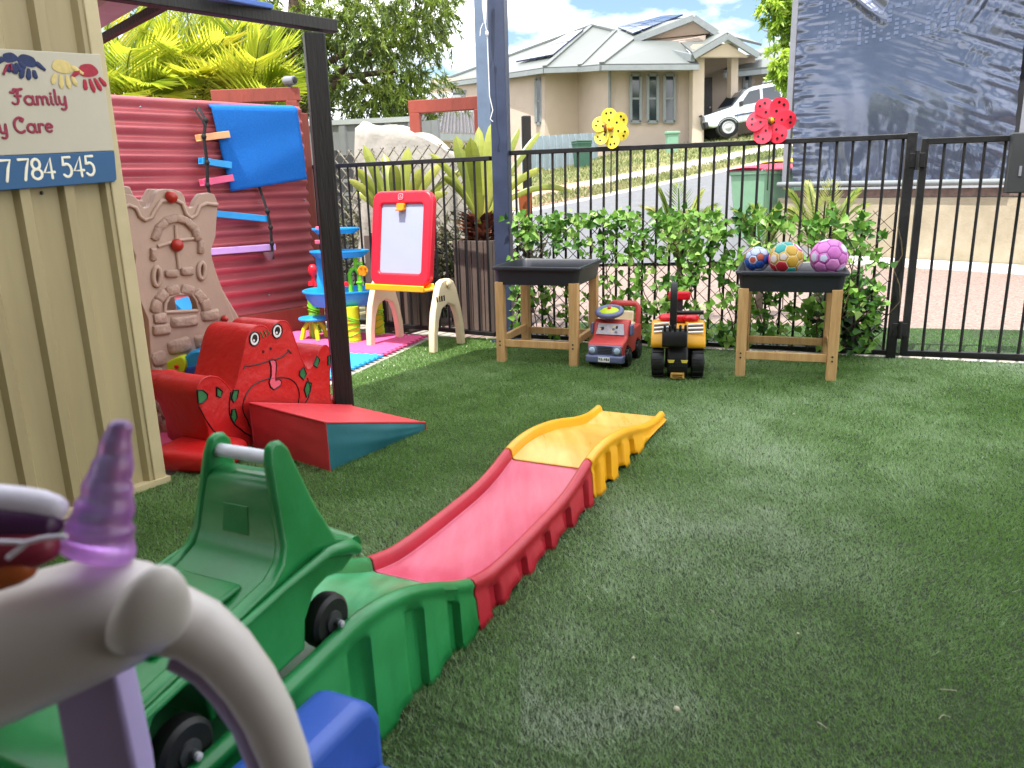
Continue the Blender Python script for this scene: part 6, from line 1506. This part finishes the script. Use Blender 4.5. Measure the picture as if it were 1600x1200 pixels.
palm(190, 7.3, 1.45, [(112, 40, 0, .5), (165, 22, -.2, .3), (222, 38, .2, .35), (268, 80, .0, .45), (290, 128, -.3, .5), (120, 105, -.3, .5), (205, 78, -.5, .3), (262, 160, -.4, .45), (90, 70, .2, .6), (235, 130, -.6, .35), (150, 120, -.6, .3), (180, 150, -.7, .3), (250, 50, .3, .3), (140, 70, .3, .5)], 'golden palm with yellow fronds rising beside the cream shed')
palm(305, 7.6, 1.50, [(262, 10, .1, .2), (290, -25, .1, .12), (318, -12, .2, .10), (345, 5, .2, .18), (384, 40, .2, .35), (245, 55, -.3, .4), (408, 85, .2, .45), (350, 60, -.3, .3), (285, 80, -.5, .3), (330, 120, -.5, .3), (258, 130, -.4, .45), (300, 110, -.6, .3), (270, 40, .4, .25), (365, 110, -.5, .4)], 'tallest golden palm with upright fronds behind the red fence')
palm(392, 7.4, 1.45, [(448, 78, .1, .3), (425, 55, .2, .25), (362, 50, .1, .35), (458, 128, -.1, .4), (338, 110, -.3, .4), (400, 95, -.4, .25), (382, 22, .3, .2), (435, 150, -.4, .35), (405, 60, .0, .2), (350, 85, .3, .35)], 'smaller golden palm behind the timber rail and towel')
def tree(name, label, base, trunk, limbs, clumps, nleaf, ln, wf, m, droop=.5, group=None):
    t = thing(name, label, 'tree', base, group=group); b = MB()
    b.tube(trunk, [.20-.10*i/len(trunk) for i in range(len(trunk))], 10); tk_ = b.build('trunk', M['bark'], t, smooth=60)
    b = MB()
    for l in limbs: b.tube(l, [.075-.055*i/len(l) for i in range(len(l))], 7)
    b.build('branches', M['bark'], t, smooth=60)
    P_ = []; D_ = []; T_ = []; tot = sum(c_[1]**2 for c_ in clumps)
    for c_, r_, tone in clumps:
        n = int(nleaf*r_**2/tot); nt_ = max(4, n//26)
        # twigs: leaves sit in sprays along short drooping twigs
        u = unit(RNG.normal(0, 1, (nt_, 3))); o = np.array(c_)+u*(RNG.random((nt_, 1))**.45)*r_*np.array([1, .8, .85])
        td = unit(u*.7+RNG.normal(0, .5, (nt_, 3))+np.array([0, 0, -.2])); tl = RNG.uniform(.25, .6, nt_)*min(1, r_/1.0)
        k = 26; f = RNG.random((nt_, k, 1)); p = o[:, None, :]+td[:, None, :]*tl[:, None, None]*f+np.array([0, 0, -1])*(f**2)*.12
        d = td[:, None, :]*.8+RNG.normal(0, .55, (nt_, k, 3))+np.array([0, 0, -droop])
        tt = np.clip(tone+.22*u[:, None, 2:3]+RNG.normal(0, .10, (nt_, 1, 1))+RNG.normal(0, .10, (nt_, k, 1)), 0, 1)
        P_.append(p.reshape(-1, 3)); D_.append(d.reshape(-1, 3)); T_.append(tt.ravel())
    P_ = np.concatenate(P_); D_ = np.concatenate(D_); T_ = np.concatenate(T_); n = len(P_); L_ = RNG.uniform(.7, 1.25, n)*ln
    leaf_cloud('crown', P_, D_, unit(RNG.normal(0, .6, (n, 3))+np.array([0, -.4, .8])), L_, L_*wf, T_, m, t, curl=.25)
    return t
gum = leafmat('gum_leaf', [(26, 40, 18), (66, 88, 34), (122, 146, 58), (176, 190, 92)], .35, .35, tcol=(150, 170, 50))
TY = 13.0; cl_ = []
rr = random.Random(11)
spots = [(250, 30), (300, -30), (360, 20), (420, -20), (480, 20), (540, -30), (600, 10), (655, 20), (440, 60), (500, 75), (560, 60), (610, 75), (640, 48), (390, 90), (450, 120), (510, 125), (560, 120), (600, 130), (630, 140), (470, 165), (530, 175), (580, 170), (620, 168), (350, 60), (290, 90), (560, -70), (450, -80), (330, -90), (620, -60), (670, 48), (660, 150), (230, 80), (420, 160), (500, 30), (660, -20), (690, 15), (600, 45), (540, 45), (470, 50), (360, -50), (260, -60), (200, 20), (400, 40), (250, 140), (330, 150), (390, 170)]
for x, y in spots:
    for k in range(2): cl_.append((P(x+rr.uniform(-18, 18), y+rr.uniform(-16, 16), TY+rr.uniform(-1.1, 1.1)), rr.uniform(.30, .52), rr.uniform(.22, .68)))
tb = P(470, 200, TY); tb.z = 0
tr_ = [(tb.x, TY, -.05), (tb.x+.05, TY, 1.2), (tb.x-.1, TY+.1, 2.2), (tb.x+.05, TY, 3.4), (tb.x+.2, TY, 4.6)]
lim = []
for x, y in ((300, 60), (380, 90), (560, 70), (620, 110), (640, 60), (540, 20), (420, 30), (350, 10), (590, 150), (500, 130), (330, 140)):
    e_ = P(x, y, TY+rr.uniform(-.6, .6)); s_ = Vector(tr_[rr.choice((2, 2, 3))]); lim.append([s_, s_.lerp(e_, .5)+Vector((0, 0, .25)), e_])
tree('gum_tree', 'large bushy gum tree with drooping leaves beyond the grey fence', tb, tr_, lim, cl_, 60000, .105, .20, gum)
bright = leafmat('bright_tree_leaf', [(46, 74, 24), (104, 140, 40), (160, 190, 66), (206, 216, 110)], .35, .4, tcol=(170, 196, 60))
cl_ = []; TY2 = 17.
for x, y in ((1195, 10), (1222, -5), (1210, 30), (1235, 28), (1246, 60), (1215, 75), (1240, 88), (1205, 95), (1232, 118), (1216, 118), (1250, 110), (1260, 20), (1270, 60), (1275, 90), (1190, -20), (1250, -40), (1285, 0)):
    x += 14
    cl_.append((P(x+rr.uniform(-3, 3), y, TY2+rr.uniform(-.4, .4)), rr.uniform(.20, .34), rr.uniform(.35, .75)))
tb = P(1300, 200, TY2); g0 = P(1300, 250, TY2).z
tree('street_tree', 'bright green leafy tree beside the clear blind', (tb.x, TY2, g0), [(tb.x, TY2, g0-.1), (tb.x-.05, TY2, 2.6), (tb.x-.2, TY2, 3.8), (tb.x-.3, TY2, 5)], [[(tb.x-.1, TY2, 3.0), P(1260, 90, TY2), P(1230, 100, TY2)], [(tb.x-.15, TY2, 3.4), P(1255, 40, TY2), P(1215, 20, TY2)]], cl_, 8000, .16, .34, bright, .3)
# small palms and plants between trellis and drive
sp = leafmat('young_palm_leaf', [(70, 100, 34), (120, 146, 56), (176, 186, 96), (214, 210, 150)], .4, .4)
def small_palm(px_, Y, tips, label):
    c_ = P(px_, 400, Y); t = thing('young_palm', label, 'palm', (c_.x, Y, 0)); MB().tube([(c_.x, Y, -.02), (c_.x, Y, .22), (c_.x+.01, Y, .42)], [.035, .03, .02], 8).build('trunk', M['bark'], t, smooth=60)
    fronds('frond', t, [((c_.x, Y, .38), P(x, y, Y+dy), sg) for x, y, dy, sg in tips], sp, .17, .009, 26)
small_palm(1062, 5.7, [(1030, 296, 0, .15), (1060, 288, .1, .1), (1096, 300, 0, .15), (1112, 325, -.1, .2), (1010, 325, -.1, .2), (1080, 330, -.2, .15)], 'young palm with feathery fronds behind the middle of the trellis')
small_palm(1282, 5.6, [(1232, 296, 0, .15), (1262, 285, .1, .1), (1300, 283, 0, .1), (1340, 296, 0, .15), (1350, 322, -.1, .2), (1225, 325, -.1, .2), (1290, 310, -.2, .12)], 'young palm with pale fronds behind the trellis near the gate')
small_palm(1190, 5.75, [(1150, 330, 0, .15), (1180, 322, .1, .1), (1215, 325, 0, .12), (1235, 345, -.1, .2), (1140, 350, 0, .2)], 'short young palm behind the tray of balls')
# ---------------------------------------------------------------- light, sky, camera
SUN = Vector((-.20, -.30, .93)).normalized()
sl_ = bpy.data.lights.new('sun', 'SUN'); sl_.energy = 4.0; sl_.angle = R(.6); sl_.color = (1, .95, .88)
so = bpy.data.objects.new('sun', sl_); C.objects.link(so); so.rotation_euler = SUN.to_track_quat('Z', 'Y').to_euler()
w = bpy.data.worlds.new('World'); S.world = w; w.use_nodes = True; nt = w.node_tree; N = nt.nodes; L = nt.links
bg = N['Background']
sky = N.new('ShaderNodeTexSky'); sky.sky_type = 'NISHITA'; sky.sun_disc = False
sky.sun_elevation = math.asin(SUN.z); sky.sun_rotation = math.atan2(SUN.x, SUN.y)
tc_ = N.new('ShaderNodeTexCoord'); mp = N.new('ShaderNodeMapping'); mp.inputs['Scale'].default_value = (1, 1, 2.6); mp.inputs['Location'].default_value = (.95, .3, .15)
L.new(tc_.outputs['Generated'], mp.inputs[0])
nz_ = N.new('ShaderNodeTexNoise'); nz_.inputs['Scale'].default_value = 2.3; nz_.inputs['Detail'].default_value = 9; nz_.inputs['Roughness'].default_value = .55
L.new(mp.outputs[0], nz_.inputs['Vector'])
rp = N.new('ShaderNodeValToRGB'); rp.color_ramp.elements[0].position = .41; rp.color_ramp.elements[1].position = .52
L.new(nz_.outputs['Fac'], rp.inputs[0])
nz2 = N.new('ShaderNodeTexNoise'); nz2.inputs['Scale'].default_value = 5; nz2.inputs['Detail'].default_value = 8; L.new(mp.outputs[0], nz2.inputs['Vector'])
cl = N.new('ShaderNodeValToRGB'); cl.color_ramp.elements[0].color = (8.2, 8.6, 9.2, 1); cl.color_ramp.elements[1].color = (12.5, 12.5, 12.5, 1)
cl.color_ramp.elements[0].position = .35; cl.color_ramp.elements[1].position = .55
L.new(nz2.outputs['Fac'], cl.inputs[0])
mx = N.new('ShaderNodeMix'); mx.data_type = 'RGBA'; L.new(rp.outputs[0], mx.inputs[0]); dk_ = N.new('ShaderNodeMix'); dk_.data_type = 'RGBA'; dk_.blend_type = 'MULTIPLY'; dk_.inputs[0].default_value = 1; dk_.inputs[7].default_value = (.62, .66, .68, 1); L.new(sky.outputs[0], dk_.inputs[6]); L.new(dk_.outputs[2], mx.inputs[6]); L.new(cl.outputs[0], mx.inputs[7])
L.new(mx.outputs[2], bg.inputs[0]); bg.inputs[1].default_value = .135
cam = bpy.data.cameras.new('camera'); cam.sensor_width = 36; cam.lens = 27; cam.clip_end = 2000; cam.clip_start = .02
cam.dof.use_dof = True; cam.dof.focus_distance = 4.4; cam.dof.aperture_fstop = 6.0
co = bpy.data.objects.new('camera', cam); C.objects.link(co); S.camera = co
fw = ray(800, 600).normalized(); rt = (ray(900, 600)-ray(800, 600)).normalized(); up = rt.cross(fw)
co.matrix_world = Matrix((( rt.x, up.x, -fw.x, 0), (rt.y, up.y, -fw.y, 0), (rt.z, up.z, -fw.z, CAMH), (0, 0, 0, 1)))
S.view_settings.view_transform = 'Standard'; S.view_settings.look = 'None'; S.view_settings.exposure = EXPO; S.view_settings.gamma = 1
S.render.resolution_x = 1024; S.render.resolution_y = 768
S.cycles.use_denoising = True
S.cycles.max_bounces = 8; S.cycles.transparent_max_bounces = 12
